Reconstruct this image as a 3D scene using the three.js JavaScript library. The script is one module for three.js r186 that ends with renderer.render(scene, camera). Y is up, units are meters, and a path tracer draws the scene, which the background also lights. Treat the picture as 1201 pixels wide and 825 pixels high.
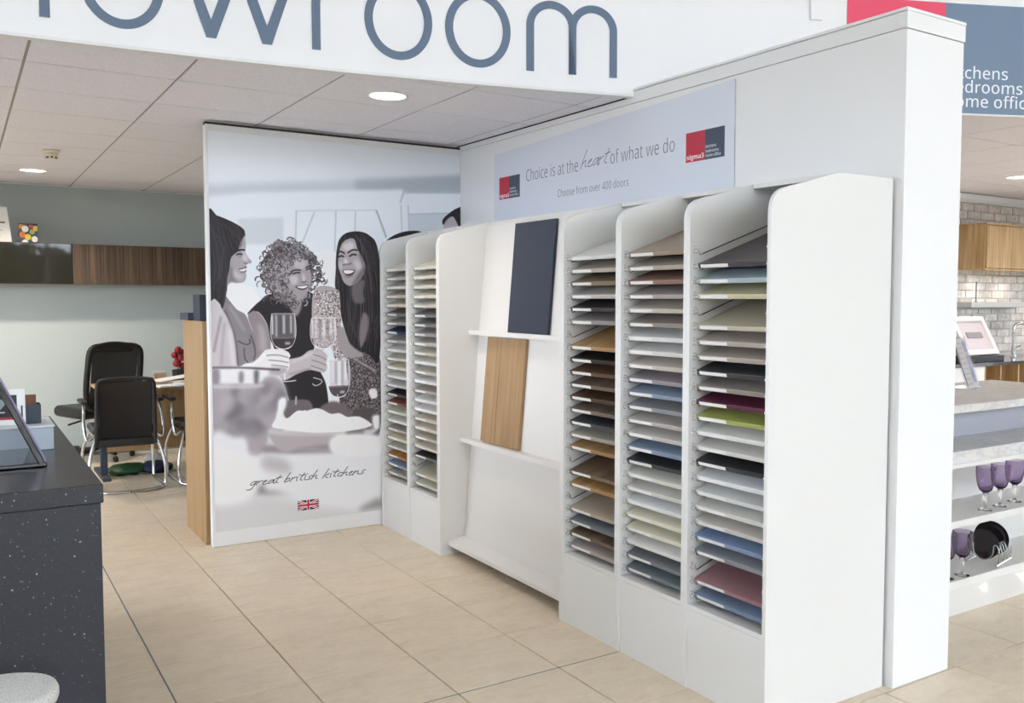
import * as THREE from 'three';
import { RoundedBoxGeometry } from 'three/addons/geometries/RoundedBoxGeometry.js';
import { mergeGeometries } from 'three/addons/utils/BufferGeometryUtils.js';
import { RectAreaLightUniformsLib } from 'three/addons/lights/RectAreaLightUniformsLib.js';

// ------------------------------------------------------------------ camera, sky, exposure
RectAreaLightUniformsLib.init();
const scene = new THREE.Scene();
const camera = new THREE.PerspectiveCamera(41.93, 1201 / 825, 0.05, 120);
camera.rotation.order = 'YXZ';
camera.position.set(0, 1.445, 0);
camera.rotation.set(-0.0569, -0.5949, 0.0030);
camera.setViewOffset(1201, 825, -79.5, 0, 1201, 825);      // the photograph is a crop, its lens axis stands right of its middle
const renderer = new THREE.WebGLRenderer({ antialias: true });
renderer.toneMapping = THREE.LinearToneMapping;
renderer.toneMappingExposure = 1.04;
renderer.shadowMap.enabled = true;
scene.background = new THREE.Color(0.785, 0.865, 1.0);        // bright overcast sky, comes in through the shop windows
scene.backgroundIntensity = 10.2;
const DOWN = 8.5;                                            // candela of one ceiling downlight

// ------------------------------------------------------------------ helpers
function rng(seed) { let s = seed >>> 0; return () => { s = (s + 0x6d2b79f5) | 0; let t = Math.imul(s ^ (s >>> 15), 1 | s); t = (t + Math.imul(t ^ (t >>> 7), 61 | t)) ^ t; return ((t ^ (t >>> 14)) >>> 0) / 4294967296; }; }
const rand = rng(7);
const V = (x, y, z) => new THREE.Vector3(x, y, z);
const used = new Map();
function numbered(name) { const n = used.get(name) ?? 0; used.set(name, n + 1); return n ? `${name}_${String(n).padStart(3, '0')}` : name; }
function thing(name, label, category, pos = [0, 0, 0], turn = 0, group) {
  const o = new THREE.Group(); o.name = numbered(name); scene.add(o);
  o.position.set(...pos); o.rotation.y = turn; o.userData = { label, category };
  if (group) o.userData.group = group;
  return o;
}
function structure(name, label) { const o = new THREE.Group(); o.name = name; o.userData = { kind: 'structure' }; if (label) o.userData.label = label; scene.add(o); return o; }
const counters = new WeakMap();
function part(name, geo, mat, parent, label) {
  const m = new THREE.Mesh(Array.isArray(geo) ? merge(geo) : geo, mat);
  const c = counters.get(parent) ?? {}; counters.set(parent, c);
  c[name] = (c[name] ?? -1) + 1;
  m.name = c[name] ? `${name}_${String(c[name]).padStart(3, '0')}` : name;
  m.castShadow = m.receiveShadow = true;
  if (label) m.userData.label = label;
  parent.add(m); return m;
}
function merge(list) { return mergeGeometries(list.map((g) => { const q = g.index ? g.toNonIndexed() : g; for (const k of Object.keys(q.attributes)) if (!['position', 'normal', 'uv'].includes(k)) q.deleteAttribute(k); return q; })); }
// a box from corner to corner, edges rounded by r, uv in metres
function bx(x0, x1, y0, y1, z0, z1, r = 0) {
  const w = x1 - x0, h = y1 - y0, d = z1 - z0;
  let g = r > 0 ? new RoundedBoxGeometry(w, h, d, 2, Math.min(r, w / 2.1, h / 2.1, d / 2.1)) : new THREE.BoxGeometry(w, h, d);
  g.translate((x0 + x1) / 2, (y0 + y1) / 2, (z0 + z1) / 2);
  return uvm(g);
}
function uvm(g, du = 0, dv = 0) {                           // box-projected uv in metres
  if (g.index) g = g.toNonIndexed();
  const p = g.attributes.position, n = g.attributes.normal, uv = new Float32Array(p.count * 2);
  for (let i = 0; i < p.count; i++) {
    const ax = Math.abs(n.getX(i)), ay = Math.abs(n.getY(i)), az = Math.abs(n.getZ(i));
    let u, v; if (ay >= ax && ay >= az) { u = p.getX(i); v = p.getZ(i); } else if (ax >= az) { u = p.getZ(i); v = p.getY(i); } else { u = p.getX(i); v = p.getY(i); }
    uv[2 * i] = u + du; uv[2 * i + 1] = v + dv;
  }
  g.setAttribute('uv', new THREE.BufferAttribute(uv, 2)); return g;
}
function tube(points, r, seg = 24, sides = 8, closed = false, tension = 0.5) {
  return new THREE.TubeGeometry(new THREE.CatmullRomCurve3(points.map((p) => V(...p)), closed, 'catmullrom', tension), seg, r, sides, closed);
}
function bar(a, b, r, sides = 10) { const A = V(...a), B = V(...b), d = B.clone().sub(A), g = new THREE.CylinderGeometry(r, r, d.length(), sides); g.applyQuaternion(new THREE.Quaternion().setFromUnitVectors(V(0, 1, 0), d.normalize())); g.translate((a[0] + b[0]) / 2, (a[1] + b[1]) / 2, (a[2] + b[2]) / 2); return g; }
function cyl(x, y0, y1, z, r0, r1 = r0, n = 28) { const g = new THREE.CylinderGeometry(r1, r0, y1 - y0, n); g.translate(x, (y0 + y1) / 2, z); return g; }
// an outline in x,y extruded along z from z0 to z1
function prism(pts, z0, z1, bevel = 0) {
  const s = new THREE.Shape(pts.map((p) => new THREE.Vector2(...p)));
  const g = new THREE.ExtrudeGeometry(s, { depth: z1 - z0 - 2 * bevel, bevelEnabled: bevel > 0, bevelThickness: bevel, bevelSize: bevel, bevelOffset: -bevel, bevelSegments: 2, curveSegments: 10 });
  g.translate(0, 0, z0 + bevel); return uvm(g);
}

// ------------------------------------------------------------------ textures
function noise2(seed) {
  const r = rng(seed), N = 64, t = Float32Array.from({ length: N * N }, () => r());
  return (x, y, px = N, py = N) => { const at = (a, b) => t[((b % py) + py) % py * N + ((a % px) + px) % px]; const i = Math.floor(x), j = Math.floor(y), f = x - i, g = y - j, s = f * f * (3 - 2 * f), q = g * g * (3 - 2 * g); return (at(i, j) * (1 - s) + at(i + 1, j) * s) * (1 - q) + (at(i, j + 1) * (1 - s) + at(i + 1, j + 1) * s) * q; };
}
function tex(w, h, fn, srgb = true) {                       // fn(u, v) -> [r, g, b] 0..255, repeating
  const d = new Uint8Array(w * h * 4);
  for (let y = 0; y < h; y++) for (let x = 0; x < w; x++) { const c = fn(x / w, y / h, x, y), o = (y * w + x) * 4; for (let k = 0; k < 3; k++) d[o + k] = Math.max(0, Math.min(255, Array.isArray(c) ? c[k] : c)); d[o + 3] = 255; }
  const t = new THREE.DataTexture(d, w, h); t.wrapS = t.wrapT = THREE.RepeatWrapping; t.magFilter = THREE.LinearFilter; t.minFilter = THREE.LinearMipmapLinearFilter; t.generateMipmaps = true;
  if (srgb) t.colorSpace = THREE.SRGBColorSpace; t.needsUpdate = true; return t;
}
function scaled(t, metresU, metresV = metresU) { const c = t.clone(); c.repeat.set(1 / metresU, 1 / metresV); c.needsUpdate = true; return c; }
function canvasTex(w, h, draw) { const c = document.createElement('canvas'); c.width = w; c.height = h; draw(c.getContext('2d'), w, h); const t = new THREE.CanvasTexture(c); t.colorSpace = THREE.SRGBColorSpace; t.anisotropy = 8; return t; }
const mixc = (a, b, t) => [0, 1, 2].map((k) => a[k] + (b[k] - a[k]) * t);
const hex = (s) => [1, 3, 5].map((i) => parseInt(s.slice(i, i + 2), 16));
const nA = noise2(1), nB = noise2(2), nC = noise2(3);
const std = (color, roughness = 0.5, more = {}) => new THREE.MeshStandardMaterial({ color, roughness, ...more });
const phys = (color, roughness, more) => new THREE.MeshPhysicalMaterial({ color, roughness, ...more });
function wood(light, dark, seed, along = 8, across = 64) {  // grain runs along v
  const n = noise2(seed), m = noise2(seed + 9);
  return tex(512, 512, (u, v) => {
    const g = n(u * across, v * 4, across, 4) * 0.45 + n(u * 16 + 3, v * 2, 16, 2) * 0.35 + m(u * 64, v * along, 64, along) * 0.2, ray = m(u * 64, v * 16, 64, 16) > 0.8 ? 0.12 : 0;
    return mixc(light, dark, Math.min(1, Math.max(0, g * 1.25 - 0.12 + ray)));
  });
}
const T = {
  stone: tex(512, 512, (u, v) => { const a = nA(u * 8, v * 16, 8, 16) * 0.5 + nB(u * 32, v * 64, 32, 64) * 0.25 + nC(u * 64, v * 64, 64, 64) * 0.25, s = nC(u * 16 + 5, v * 64, 16, 64) > 0.72 ? -6 : 0; const k = (a - 0.5) * 17 + s * 0.7; return [224 + k, 208 + k * 1.05, 184 + k * 1.12]; }),
  stoneRough: tex(256, 256, (u, v) => { const a = 70 + 50 * nB(u * 32, v * 32, 32, 32) + 30 * nA(u * 8, v * 8, 8, 8); return [a, a, a]; }, false),
  ceiling: tex(256, 256, (u, v) => { const k = (nC(u * 64, v * 64, 64, 64) - 0.5) * 10 + (rand() - 0.5) * 12; return [243 + k, 241 + k, 247 + k]; }),
  oak: wood(hex('#d9bd93'), hex('#a8824f'), 21),
  knotty: wood(hex('#c6aa84'), hex('#a1825a'), 27, 4, 20),
  beech: wood(hex('#d3b78f'), hex('#b6966a'), 31),
  walnut: wood(hex('#76604a'), hex('#35281e'), 41),
  darkwood: wood(hex('#8b7864'), hex('#5b4a3c'), 51),
  speck: (() => { const t = canvasTex(512, 512, (c) => { const r = rng(15); c.fillStyle = '#22242d'; c.fillRect(0, 0, 512, 512); for (let i = 0; i < 5200; i++) { const k = r(); c.fillStyle = k > 0.985 ? '#b9bcc6' : k > 0.93 ? '#6d707e' : k > 0.5 ? '#2f313c' : '#1c1e25'; c.beginPath(); c.arc(r() * 512, r() * 512, 0.6 + r() * 1.4, 0, 7); c.fill(); } }); t.wrapS = t.wrapT = THREE.RepeatWrapping; return t; })(),
  terrazzo: tex(256, 256, () => { const r = rand(); return r > 0.9 ? [165, 162, 156] : r > 0.75 ? [205, 203, 198] : [226, 225, 221]; }),
  marble: tex(512, 512, (u, v) => { const w = nA(u * 8, v * 8, 8, 8) * 2.5, a = Math.abs(nB(u * 16 + w, v * 32 + w, 16, 32) - 0.5) * 2, b = nC(u * 64, v * 64, 64, 64), m = nA(u * 4 + 9, v * 8, 4, 8); return mixc(mixc([226, 224, 220], [212, 200, 186], Math.max(0, m - 0.45) * 1.3), [165, 168, 176], Math.max(0, 0.5 - a * 1.2) * 0.6 + b * 0.28 * (1 - m)); }),
  brick: tex(256, 256, (u, v) => { const k = (nA(u * 16, v * 16, 16, 16) - 0.5) * 34 + (nC(u * 64, v * 64, 64, 64) - 0.5) * 18; return [224 + k, 219 + k, 214 + k]; }),
  weave: tex(64, 64, (u, v, x, y) => { const k = ((x >> 1) + (y >> 1)) % 2 ? 16 : 9; return [k + 4, k, k]; }),
  blade: tex(256, 256, (u, v) => { const k = (nA(u * 64, v * 8, 64, 8) - 0.5) * 16; return [168 + k, 164 + k, 158 + k]; }),
};
const M = {
  white: std('#e4e3df', 0.42), whiteWarm: std('#e6e3de', 0.45), panel: std('#eeeeed', 0.5), paint: std('#e6e6e4', 0.8), fascia: std('#f8f8f9', 0.7),
  tile: new THREE.MeshPhysicalMaterial({ map: scaled(T.stone, 0.9), roughnessMap: scaled(T.stoneRough, 0.7), roughness: 1, color: '#ffffff', bumpMap: scaled(T.stoneRough, 0.7), bumpScale: 0.0006 }),
  grout: std('#8b7f6c', 0.9), groutDark: std('#707a7d', 0.8),
  ceiling: std('#ffffff', 0.95, { map: scaled(T.ceiling, 0.5) }), tee: std('#a9a19b', 0.6),
  officeWall: std('#c2cac6', 0.85), oak: std('#ffffff', 0.5, { map: scaled(T.oak, 0.6, 1.6) }), knotty: std('#e8ded2', 0.55, { map: scaled(T.knotty, 0.45, 1.4) }),
  beech: std('#e2d8ca', 0.5, { map: scaled(T.beech, 0.5, 1.5) }), walnut: std('#ffffff', 0.5, { map: scaled(T.walnut, 0.55, 1.8) }),
  gloss: phys('#1d1711', 0.6, { specularIntensity: 0.3, clearcoat: 1, clearcoatRoughness: 0.03 }),
  counter: std('#ffffff', 0.24, { map: scaled(T.speck, 0.6) }), counterSide: std('#ffffff', 0.5, { map: scaled(T.speck, 0.6) }),
  terrazzo: std('#ffffff', 0.5, { map: scaled(T.terrazzo, 0.35) }), marble: std('#ffffff', 0.3, { map: scaled(T.marble, 0.8) }),
  chrome: std('#d5d5d7', 0.14, { metalness: 1 }), wire: std('#4a4b50', 0.35, { metalness: 0.9 }), steel: std('#b9babd', 0.3, { metalness: 1 }),
  black: std('#1c1a1b', 0.55), leather: std('#131011', 0.42), mesh: std('#ffffff', 0.75, { map: scaled(T.weave, 0.03), transparent: true, opacity: 0.97 }), blackGloss: phys('#111013', 0.15, { clearcoat: 0.6 }),
  paper: std('#f0efec', 0.8), label: std('#e9e7e2', 0.7), navy: std('#2b3345', 0.4), slate: std('#3c4351', 0.7),
};

// ------------------------------------------------------------------ the shell of the shop
const CEIL = 2.455, ROOF = 5.2, ZW = 9, XL = -3.4, GX = 0.2635, GZ = -4.025, GP = 0.607;
const curve = (x) => (x < 0 ? -4.204 + 0.066 * x * 0.6 : 0.043 * x * x + 0.066 * x - 4.204);      // the fascia bends gently through the shop
const fx = (z) => 2.785 + (z + 5.53) * 0.0155;                                                    // front of the display partition
{
  const floor = structure('floor');
  part('screed', bx(XL, 10, -0.149, -0.007, -9.75, ZW), M.grout, floor);
  const TX = 1.0405, TZ = -2.967, TP = 0.4362, TQ = 0.4315, g = 0.0022;
  const variants = [0, 1, 2, 3, 4, 5].map((k) => {
    const w = TP / 2 - g, d = TQ / 2 - g, c = 0.0016, y = -0.0009;
    const top = [[-w + c, 0, -d + c], [w - c, 0, -d + c], [w - c, 0, d - c], [-w + c, 0, d - c]], mid = [[-w, -c, -d], [w, -c, -d], [w, -c, d], [-w, -c, d]], low = mid.map(([a, , b]) => [a, -0.009, b]);
    const pos = [], quad = (a, b, c2, d2) => pos.push(...a, ...b, ...c2, ...a, ...c2, ...d2);
    quad(top[3], top[2], top[1], top[0]);
    for (let i = 0; i < 4; i++) { const j = (i + 1) % 4; quad(top[i], top[j], mid[j], mid[i]); quad(mid[i], mid[j], low[j], low[i]); }
    const geo = new THREE.BufferGeometry(); geo.setAttribute('position', new THREE.Float32BufferAttribute(pos, 3)); geo.computeVertexNormals();
    return uvm(geo, k * 0.37, k * 0.53);
  });
  const inView = (i, j) => { const x = TX + (i + 0.5) * TP, z = TZ - (j + 0.5) * TQ; return (x > 0.1 && x < 2.45 && z < -1.9 && z > -9.7) || (x > 2.3 && x < 7.4 && z > -2.6 && z < -1.2 && z > -2.9 + 0) && x / -z < 3.6 || (x > 1.6 && x <= 2.6 && z >= -2.2 && z < -1.5); };
  const rest = [];
  for (let i = -18; i < 21; i++) for (let j = -28; j < 16; j++) {
    const x = TX + (i + 0.5) * TP, z = TZ - (j + 0.5) * TQ, v = variants[Math.abs(i * 7 + j * 13 + i * j) % 6];
    if (x < XL + 0.3 || x > 9.8 || z < -9.5 || z > ZW - 0.3) continue;
    if (inView(i, j)) part('floor_tile', v, M.tile, floor).position.set(x, 0, z);
    else rest.push(v.clone().translate(x, 0, z));
  }
  const m = part('floor_tiles_beyond', merge(rest), M.tile, floor); m.userData.kind = 'stuff';
  part('movement_joint', [bx(-4.8, 2.2, -0.0068, -0.0004, TZ - 0.003, TZ + 0.003), bx(TX - TP - 0.003, TX - TP + 0.003, -0.0068, -0.0004, -6, 3.9)], M.groutDark, floor);

  const ceil = structure('ceiling');
  part('roof_slab', bx(XL - 0.2, 10.2, ROOF, ROOF + 0.2, -9.8, ZW + 0.2), M.paint, ceil);
  // suspended ceiling: loose mineral tiles in a grid of tees, cut along the fascia
  const clip = (poly, f) => { const out = []; for (let i = 0; i < poly.length; i++) { const a = poly[i], b = poly[(i + 1) % poly.length], A = f(a), B = f(b); if (A <= 0) out.push(a); if (A * B < 0) { const t = A / (A - B); out.push([a[0] + (b[0] - a[0]) * t, a[1] + (b[1] - a[1]) * t]); } } return out; };
  const spare = [];
  for (let i = -12; i < 17; i++) for (let j = -3; j < 10; j++) {
    const x0 = GX + i * GP + 0.006, x1 = GX + (i + 1) * GP - 0.006, z1 = GZ - j * GP - 0.0055, z0 = GZ - (j + 1) * GP + 0.0055, xm = (x0 + x1) / 2;
    if (x1 < XL + 0.1 || z0 < -9.75) continue;
    const s = (curve(xm + 0.1) - curve(xm - 0.1)) / 0.2, c0 = curve(xm) - 0.045;
    let poly = [[x0, z0], [x1, z0], [x1, z1], [x0, z1]];
    poly = clip(poly, ([x, z]) => z - (c0 + s * (x - xm)));
    if (poly.length < 3) continue;
    const pieces = [];                                      // the partition runs up between the tiles: cut them on both sides of it
    if (x1 > 2.6 && x0 < 3.25) pieces.push(clip(poly, ([x, z]) => x - (fx(z) - 0.01)), clip(poly, ([x]) => 3.19 - x)); else pieces.push(poly);
    for (let q of pieces) {
    if (q.length && q[0][0] > 3.1 && z0 < -5.15) q = clip(q, ([, z]) => -5.17 - z);
    if (q.length < 3) continue;
    const sh = new THREE.Shape(q.map(([x, z]) => new THREE.Vector2(x, -z)));
    const geo = new THREE.ExtrudeGeometry(sh, { depth: 0.014, bevelEnabled: false }); geo.rotateX(-Math.PI / 2); geo.translate(0, CEIL, 0); const gq = uvm(geo, i * 0.17, j * 0.29);
    const seen = (xm > 0 && xm < 2.9) || (xm > 4.4 && z0 > -5.9 && xm < 9.5);
    if (seen) part('ceiling_tile', gq, M.ceiling, ceil); else spare.push(gq);
    }
  }
  part('ceiling_tiles_beyond', merge(spare), M.ceiling, ceil).userData.kind = 'stuff';
  const tees = [];
  for (let i = -11; i < 16; i++) { const x = GX + i * GP; if (x < XL + 0.2) continue; const zf = curve(x) - 0.06, zb = x > 3.1 ? -5.15 : -9.6; if (x > 2.8 && x < 3.2) continue; part('ceiling_tee', bx(x - 0.012, x + 0.012, CEIL + 0.004, CEIL + 0.03, zb, zf), M.tee, ceil); }
  for (let j = -2; j < 10; j++) { const z = GZ - j * GP; if (z < -9.6) continue; const xs = z > -4.2 ? Math.max(XL + 0.2, (-0.066 + Math.sqrt(Math.max(0, 0.0044 + 0.172 * (z + 4.27)))) / 0.086) : XL + 0.1; if (xs < 2.7) part('ceiling_tee', bx(xs, 2.76, CEIL + 0.004, CEIL + 0.03, z - 0.01, z + 0.01), M.tee, ceil); if (z > -5.2) part('ceiling_tee', bx(Math.max(3.22, xs), 9.9, CEIL + 0.004, CEIL + 0.03, z - 0.01, z + 0.01), M.tee, ceil); }
  part('edge_trim', [bx(XL, 3, CEIL - 0.002, CEIL + 0.02, -9.65, -9.61), bx(3.3, 10, CEIL - 0.06, CEIL - 0.01, -5.2, -5.155)], M.panel, ceil);

  const back = structure('wall_back'); part('plaster', bx(XL, 3.05, 0, ROOF, -9.8, -9.63), M.officeWall, back);
  const div = structure('wall_divider'); part('plaster', bx(3.05, 3.15, 0, ROOF, -9.8, -5.62), M.officeWall, div);
  const right = structure('wall_right'); part('plaster', [bx(10, 10.2, 0, ROOF, -5.4, -3), bx(10, 10.2, 0, ROOF, -1.2, ZW + 0.2), bx(10, 10.2, 0, 0.12, -3, -1.2), bx(10, 10.2, 2.4, ROOF, -3, -1.2)], M.paint, right);
  // shop front and added unseen side windows: glazing between a low sill and a header
  const glass = phys('#ffffff', 0, { transmission: 1, thickness: 0, ior: 1.3 });
  const left = structure('wall_left'); part('plaster', bx(XL - 0.2, XL, 0, ROOF, -0.5, ZW + 0.2), M.paint, left); part('plaster', bx(XL - 0.2, XL, 0, ROOF, -9.8, -8.25), M.paint, left); part('sill', bx(XL - 0.2, XL, 0, 0.85, -8.25, -0.5), M.paint, left); part('header', bx(XL - 0.2, XL, 2.3, ROOF, -8.25, -0.5), M.paint, left);
  const front = structure('wall_front'); part('sill', bx(XL, 10, 0, 0.12, ZW, ZW + 0.2), M.paint, front); part('header', bx(XL, 10, 4.8, ROOF, ZW, ZW + 0.2), M.paint, front);
  for (let k = 0; k < 10; k++) {
    const w = structure(`window_${k + 1}`), side = k > 4, n = side ? 1.55 : (10 - XL) / 5, a = side ? -8.25 + (k - 5) * n : XL + k * n, b = a + n, lo = side ? 0.85 : 0.12, hi = side ? 2.3 : 4.8;
    const f = (p, q, y0, y1) => (side ? bx(XL - 0.13, XL - 0.07, y0, y1, p, q) : bx(p, q, y0, y1, ZW + 0.07, ZW + 0.13));
    part('window_frame', [f(a, a + 0.05, lo, hi), f(b - 0.05, b, lo, hi), f(a + 0.05, b - 0.05, lo, lo + 0.05), f(a + 0.05, b - 0.05, hi - 0.05, hi)], M.panel, w);
    part('pane', side ? bx(XL - 0.102, XL - 0.098, lo + 0.05, hi - 0.05, a + 0.05, b - 0.05) : bx(a + 0.05, b - 0.05, lo + 0.05, hi - 0.05, ZW + 0.098, ZW + 0.102), glass, w);
  }
  for (let k = 0; k < 2; k++) { const w = structure(`window_${k + 11}`), a = -3 + k * 0.9, b = a + 0.9; part('window_frame', [bx(10.07, 10.13, 0.12, 2.4, a, a + 0.05), bx(10.07, 10.13, 0.12, 2.4, b - 0.05, b), bx(10.07, 10.13, 0.12, 0.17, a + 0.05, b - 0.05), bx(10.07, 10.13, 2.35, 2.4, a + 0.05, b - 0.05)], M.panel, w); part('pane', bx(10.098, 10.102, 0.17, 2.35, a + 0.05, b - 0.05), glass, w); }  // unseen right-hand windows, added to brighten the kitchen side
  const hedge = structure('hedge_street', 'green hedge across the street'); { const r = rng(9), m = [std('#3d4a2c', 0.9), std('#4a5433', 0.9), std('#5a5a3a', 0.9)]; for (let i = 0; i < 40; i++) { const g = new THREE.IcosahedronGeometry(1, 3), q = g.attributes.position, n = noise2(i + 100); for (let k = 0; k < q.count; k++) { const a = q.getX(k), b = q.getY(k), c = q.getZ(k), f = 0.75 + 0.5 * n(a * 4 + 20 + c * 3, b * 4 + 20); q.setXYZ(k, a * f * 1.4, Math.max(-0.1, 1.4 + b * f * (1.7 + r() * 0.5)), c * f); } g.computeVertexNormals(); const o = part('shrub', g, m[i % 3], hedge); o.position.set(-22 + i * 1.15, -0.14, ZW + 9 + r()); } }
  const street = structure('ground_street'); part('paving', bx(-60, 60, -0.35, -0.15, -30, 70), std('#7d7c79', 0.9), street);
}
// kitchen wall of painted brick tiles, each tile its own
{
  const w = structure('wall_kitchen'); part('mortar', bx(3.15, 10, 0, ROOF, -5.4, -5.206), std('#cdc7c2', 0.9), w);
  const BW = 0.215, BH = 0.075, mats = [0, 1, 2].map((k) => std(['#ffffff', '#f8f6f4', '#f0edeb'][k], 0.6, { map: scaled(T.brick, 0.5) }));
  const geos = [0, 1, 2, 3].map((k) => { const q = uvm(new RoundedBoxGeometry(BW - 0.009, BH - 0.009, 0.012, 1, 0.003), k * 0.21, k * 0.13); return q; });
  const r = rng(77);
  for (let j = 0; j < 20; j++) for (let i = 0; i < 11; i++) {
    const x = 7.3 + i * BW + (j % 2 ? BW / 2 : 0), y = 0.94 + (j + 0.5) * BH; if (y > 2.39) continue;
    part('brick', geos[Math.floor(r() * 4)], mats[Math.floor(r() * 3)], w).position.set(x, y, -5.2 + r() * 0.003);
  }
}
// fascia above the ceiling edge with its lettering
function ribbon(x0, x1, y0, y1, off0, off1, n = 24) {       // a curved slab standing off the fascia line by off0..off1
  const pos = [], P = (x, o, y) => { const s = (curve(x + 0.01) - curve(x - 0.01)) / 0.02, l = Math.hypot(1, s); return [x - s / l * o, y, curve(x) + o / l]; };
  const quad = (a, b, c, d) => pos.push(...a, ...b, ...c, ...a, ...c, ...d), uv = [];
  for (let i = 0; i < n; i++) {
    const a = x0 + (x1 - x0) * i / n, b = x0 + (x1 - x0) * (i + 1) / n;
    quad(P(a, off1, y0), P(b, off1, y0), P(b, off1, y1), P(a, off1, y1)); quad(P(b, off0, y0), P(a, off0, y0), P(a, off0, y1), P(b, off0, y1));
    quad(P(a, off1, y1), P(b, off1, y1), P(b, off0, y1), P(a, off0, y1)); quad(P(a, off0, y0), P(b, off0, y0), P(b, off1, y0), P(a, off1, y0));
    const u0 = i / n, u1 = (i + 1) / n; for (const [p, q, y, z] of [[u0, u1, 0, 1], [u1, u0, 0, 1], [u0, u1, 1, 1], [u0, u1, 0, 0]]) uv.push(p, y, q, y, q, z, p, y, q, z, p, z);
  }
  quad(P(x0, off0, y0), P(x0, off1, y0), P(x0, off1, y1), P(x0, off0, y1)); quad(P(x1, off1, y0), P(x1, off0, y0), P(x1, off0, y1), P(x1, off1, y1)); for (let k = 0; k < 12; k++) uv.push(0.01, 0.01);
  const g = new THREE.BufferGeometry(); g.setAttribute('position', new THREE.Float32BufferAttribute(pos, 3)); g.setAttribute('uv', new THREE.Float32BufferAttribute(uv, 2)); g.computeVertexNormals(); return g;
}
{
  const f = structure('wall_fascia', 'white curved fascia above the ceiling edge with large slate lettering');
  part('board', ribbon(XL, 7.6, CEIL, ROOF, -0.04, 0, 90), M.fascia, f);
  part('lower_trim', ribbon(XL, 7.6, CEIL - 0.006, CEIL + 0.006, -0.045, 0.003, 90), M.panel, f);
  part('cable_cover', ribbon(3.715, 3.775, 2.9, ROOF, 0.001, 0.02, 2), M.fascia, f);
  // letters are drawn as outlines in (x along the fascia, y) and bent onto it
  const slate = std('#66788f', 0.6);
  const bend = (shape) => {
    let g = new THREE.ExtrudeGeometry(shape, { depth: 0.004, bevelEnabled: false, curveSegments: 40 }); const p = g.attributes.position;
    for (let i = 0; i < p.count; i++) { const x = p.getX(i), o = p.getZ(i) + 0.001, s = (curve(x + 0.01) - curve(x - 0.01)) / 0.02, l = Math.hypot(1, s); p.setXYZ(i, x - s / l * o, p.getY(i), curve(x) + o / l); }
    g.computeVertexNormals(); return g;
  };
  const poly = (l) => new THREE.Shape(l.map((p) => new THREE.Vector2(...p)));
  const YB = 2.534, YX = 2.872, SW = 0.036;
  const fine = (x0, x1, y0, y1) => poly([[x0, y0], [x1, y0], [x1, y1], [x0, y1]]);
  const ring = (xc, rx) => { const s = new THREE.Shape(), yc = (YB + YX) / 2, ry = (YX - YB) / 2 + 0.006; s.absellipse(xc, yc, rx, ry, 0, Math.PI * 2); const q = new THREE.Path(); q.absellipse(xc, yc, rx - SW, ry - SW, 0, Math.PI * 2, true); s.holes.push(q); return s; };
  const arch = (xl, xr) => {                                // stem, shoulder and right leg
    const s = new THREE.Shape(), xm = (xl + xr) / 2, r = (xr - xl) / 2, yc = YX - r;
    s.moveTo(xl, YB); s.lineTo(xl + SW, YB); s.lineTo(xl + SW, yc); s.absellipse(xm, yc, r - SW, r - SW, Math.PI, 0, true); s.lineTo(xr - SW, YB); s.lineTo(xr, YB); s.lineTo(xr, yc); s.absellipse(xm, yc, r, r, 0, Math.PI, false); s.lineTo(xl, YB); return s;
  };
  const letter = (shapes, l) => part('letter', shapes.map(bend), slate, f, l);
  letter([ring(0.58 - 0.66, 0.155)], 'slate letter on the white fascia');                      // continues to the left of the picture
  letter([arch(0.055, 0.33), fine(0.055, 0.09, YB, 3.0)]);
  letter([ring(0.583, 0.152)]);
  { const a = 0.782, b = 1.262, w = b - a, x = (t) => a + t * w, k = SW / w * 1.05; letter([poly([[x(0), YX], [x(k), YX], [x(0.27), YB + 0.075], [x(0.5 - k / 2), YX], [x(0.5 + k / 2), YX], [x(0.73), YB + 0.075], [x(1 - k), YX], [x(1), YX], [x(0.73 + k / 2), YB], [x(0.73 - k / 2), YB], [x(0.5), YX - 0.075], [x(0.27 + k / 2), YB], [x(0.27 - k / 2), YB]].reverse())]); }
  { const s = new THREE.Shape(); s.moveTo(1.316, YB); s.lineTo(1.352, YB); s.lineTo(1.352, YX - 0.13); s.quadraticCurveTo(1.37, YX - 0.035, 1.47, YX - 0.032); s.lineTo(1.47, YX + 0.004); s.quadraticCurveTo(1.38, YX + 0.002, 1.35, YX - 0.06); s.lineTo(1.35, YX); s.lineTo(1.316, YX); letter([s]); }
  letter([ring(1.69, 0.15)]); letter([ring(2.051, 0.152)]);
  letter([arch(2.279, 2.52), arch(2.484, 2.722)]);
  // the trade sign further along, bent onto the same fascia
  const sign = structure('trim_1', 'red and slate sign on the fascia reading kitchens bedrooms home office');
  sign.userData.kind = 'structure';
  const st = canvasTex(1024, 384, (c, w, h) => {
    c.fillStyle = '#7488a0'; c.fillRect(0, 0, w, h); const xs = w * (4.436 - 3.913) / (5.15 - 3.913); c.fillStyle = '#f0506f'; c.fillRect(0, 0, xs, h);
    c.fillStyle = '#f4f6f8'; const px = w / (5.15 - 3.913), py = h / 0.583; c.save(); c.font = `${Math.round(0.088 * py)}px sans-serif`;
    [['kitchens', 2.643], ['bedrooms', 2.567], ['home office', 2.489]].forEach(([s, y]) => { c.save(); const k = 0.238 / (c.measureText('chens').width / px); c.translate((4.781 - 3.913) * px - c.measureText('kitchens').width * k, (3.039 - y) * py); c.scale(k, 1); c.fillText(s, 0, 0); c.restore(); });
    c.font = `bold ${Math.round(0.12 * py)}px sans-serif`; c.save(); c.translate(0.02 * px, (3.039 - 2.50) * py); c.scale(px / py, 1); c.fillText('sigma3', 0, 0); c.restore(); c.restore();
  });
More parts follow.
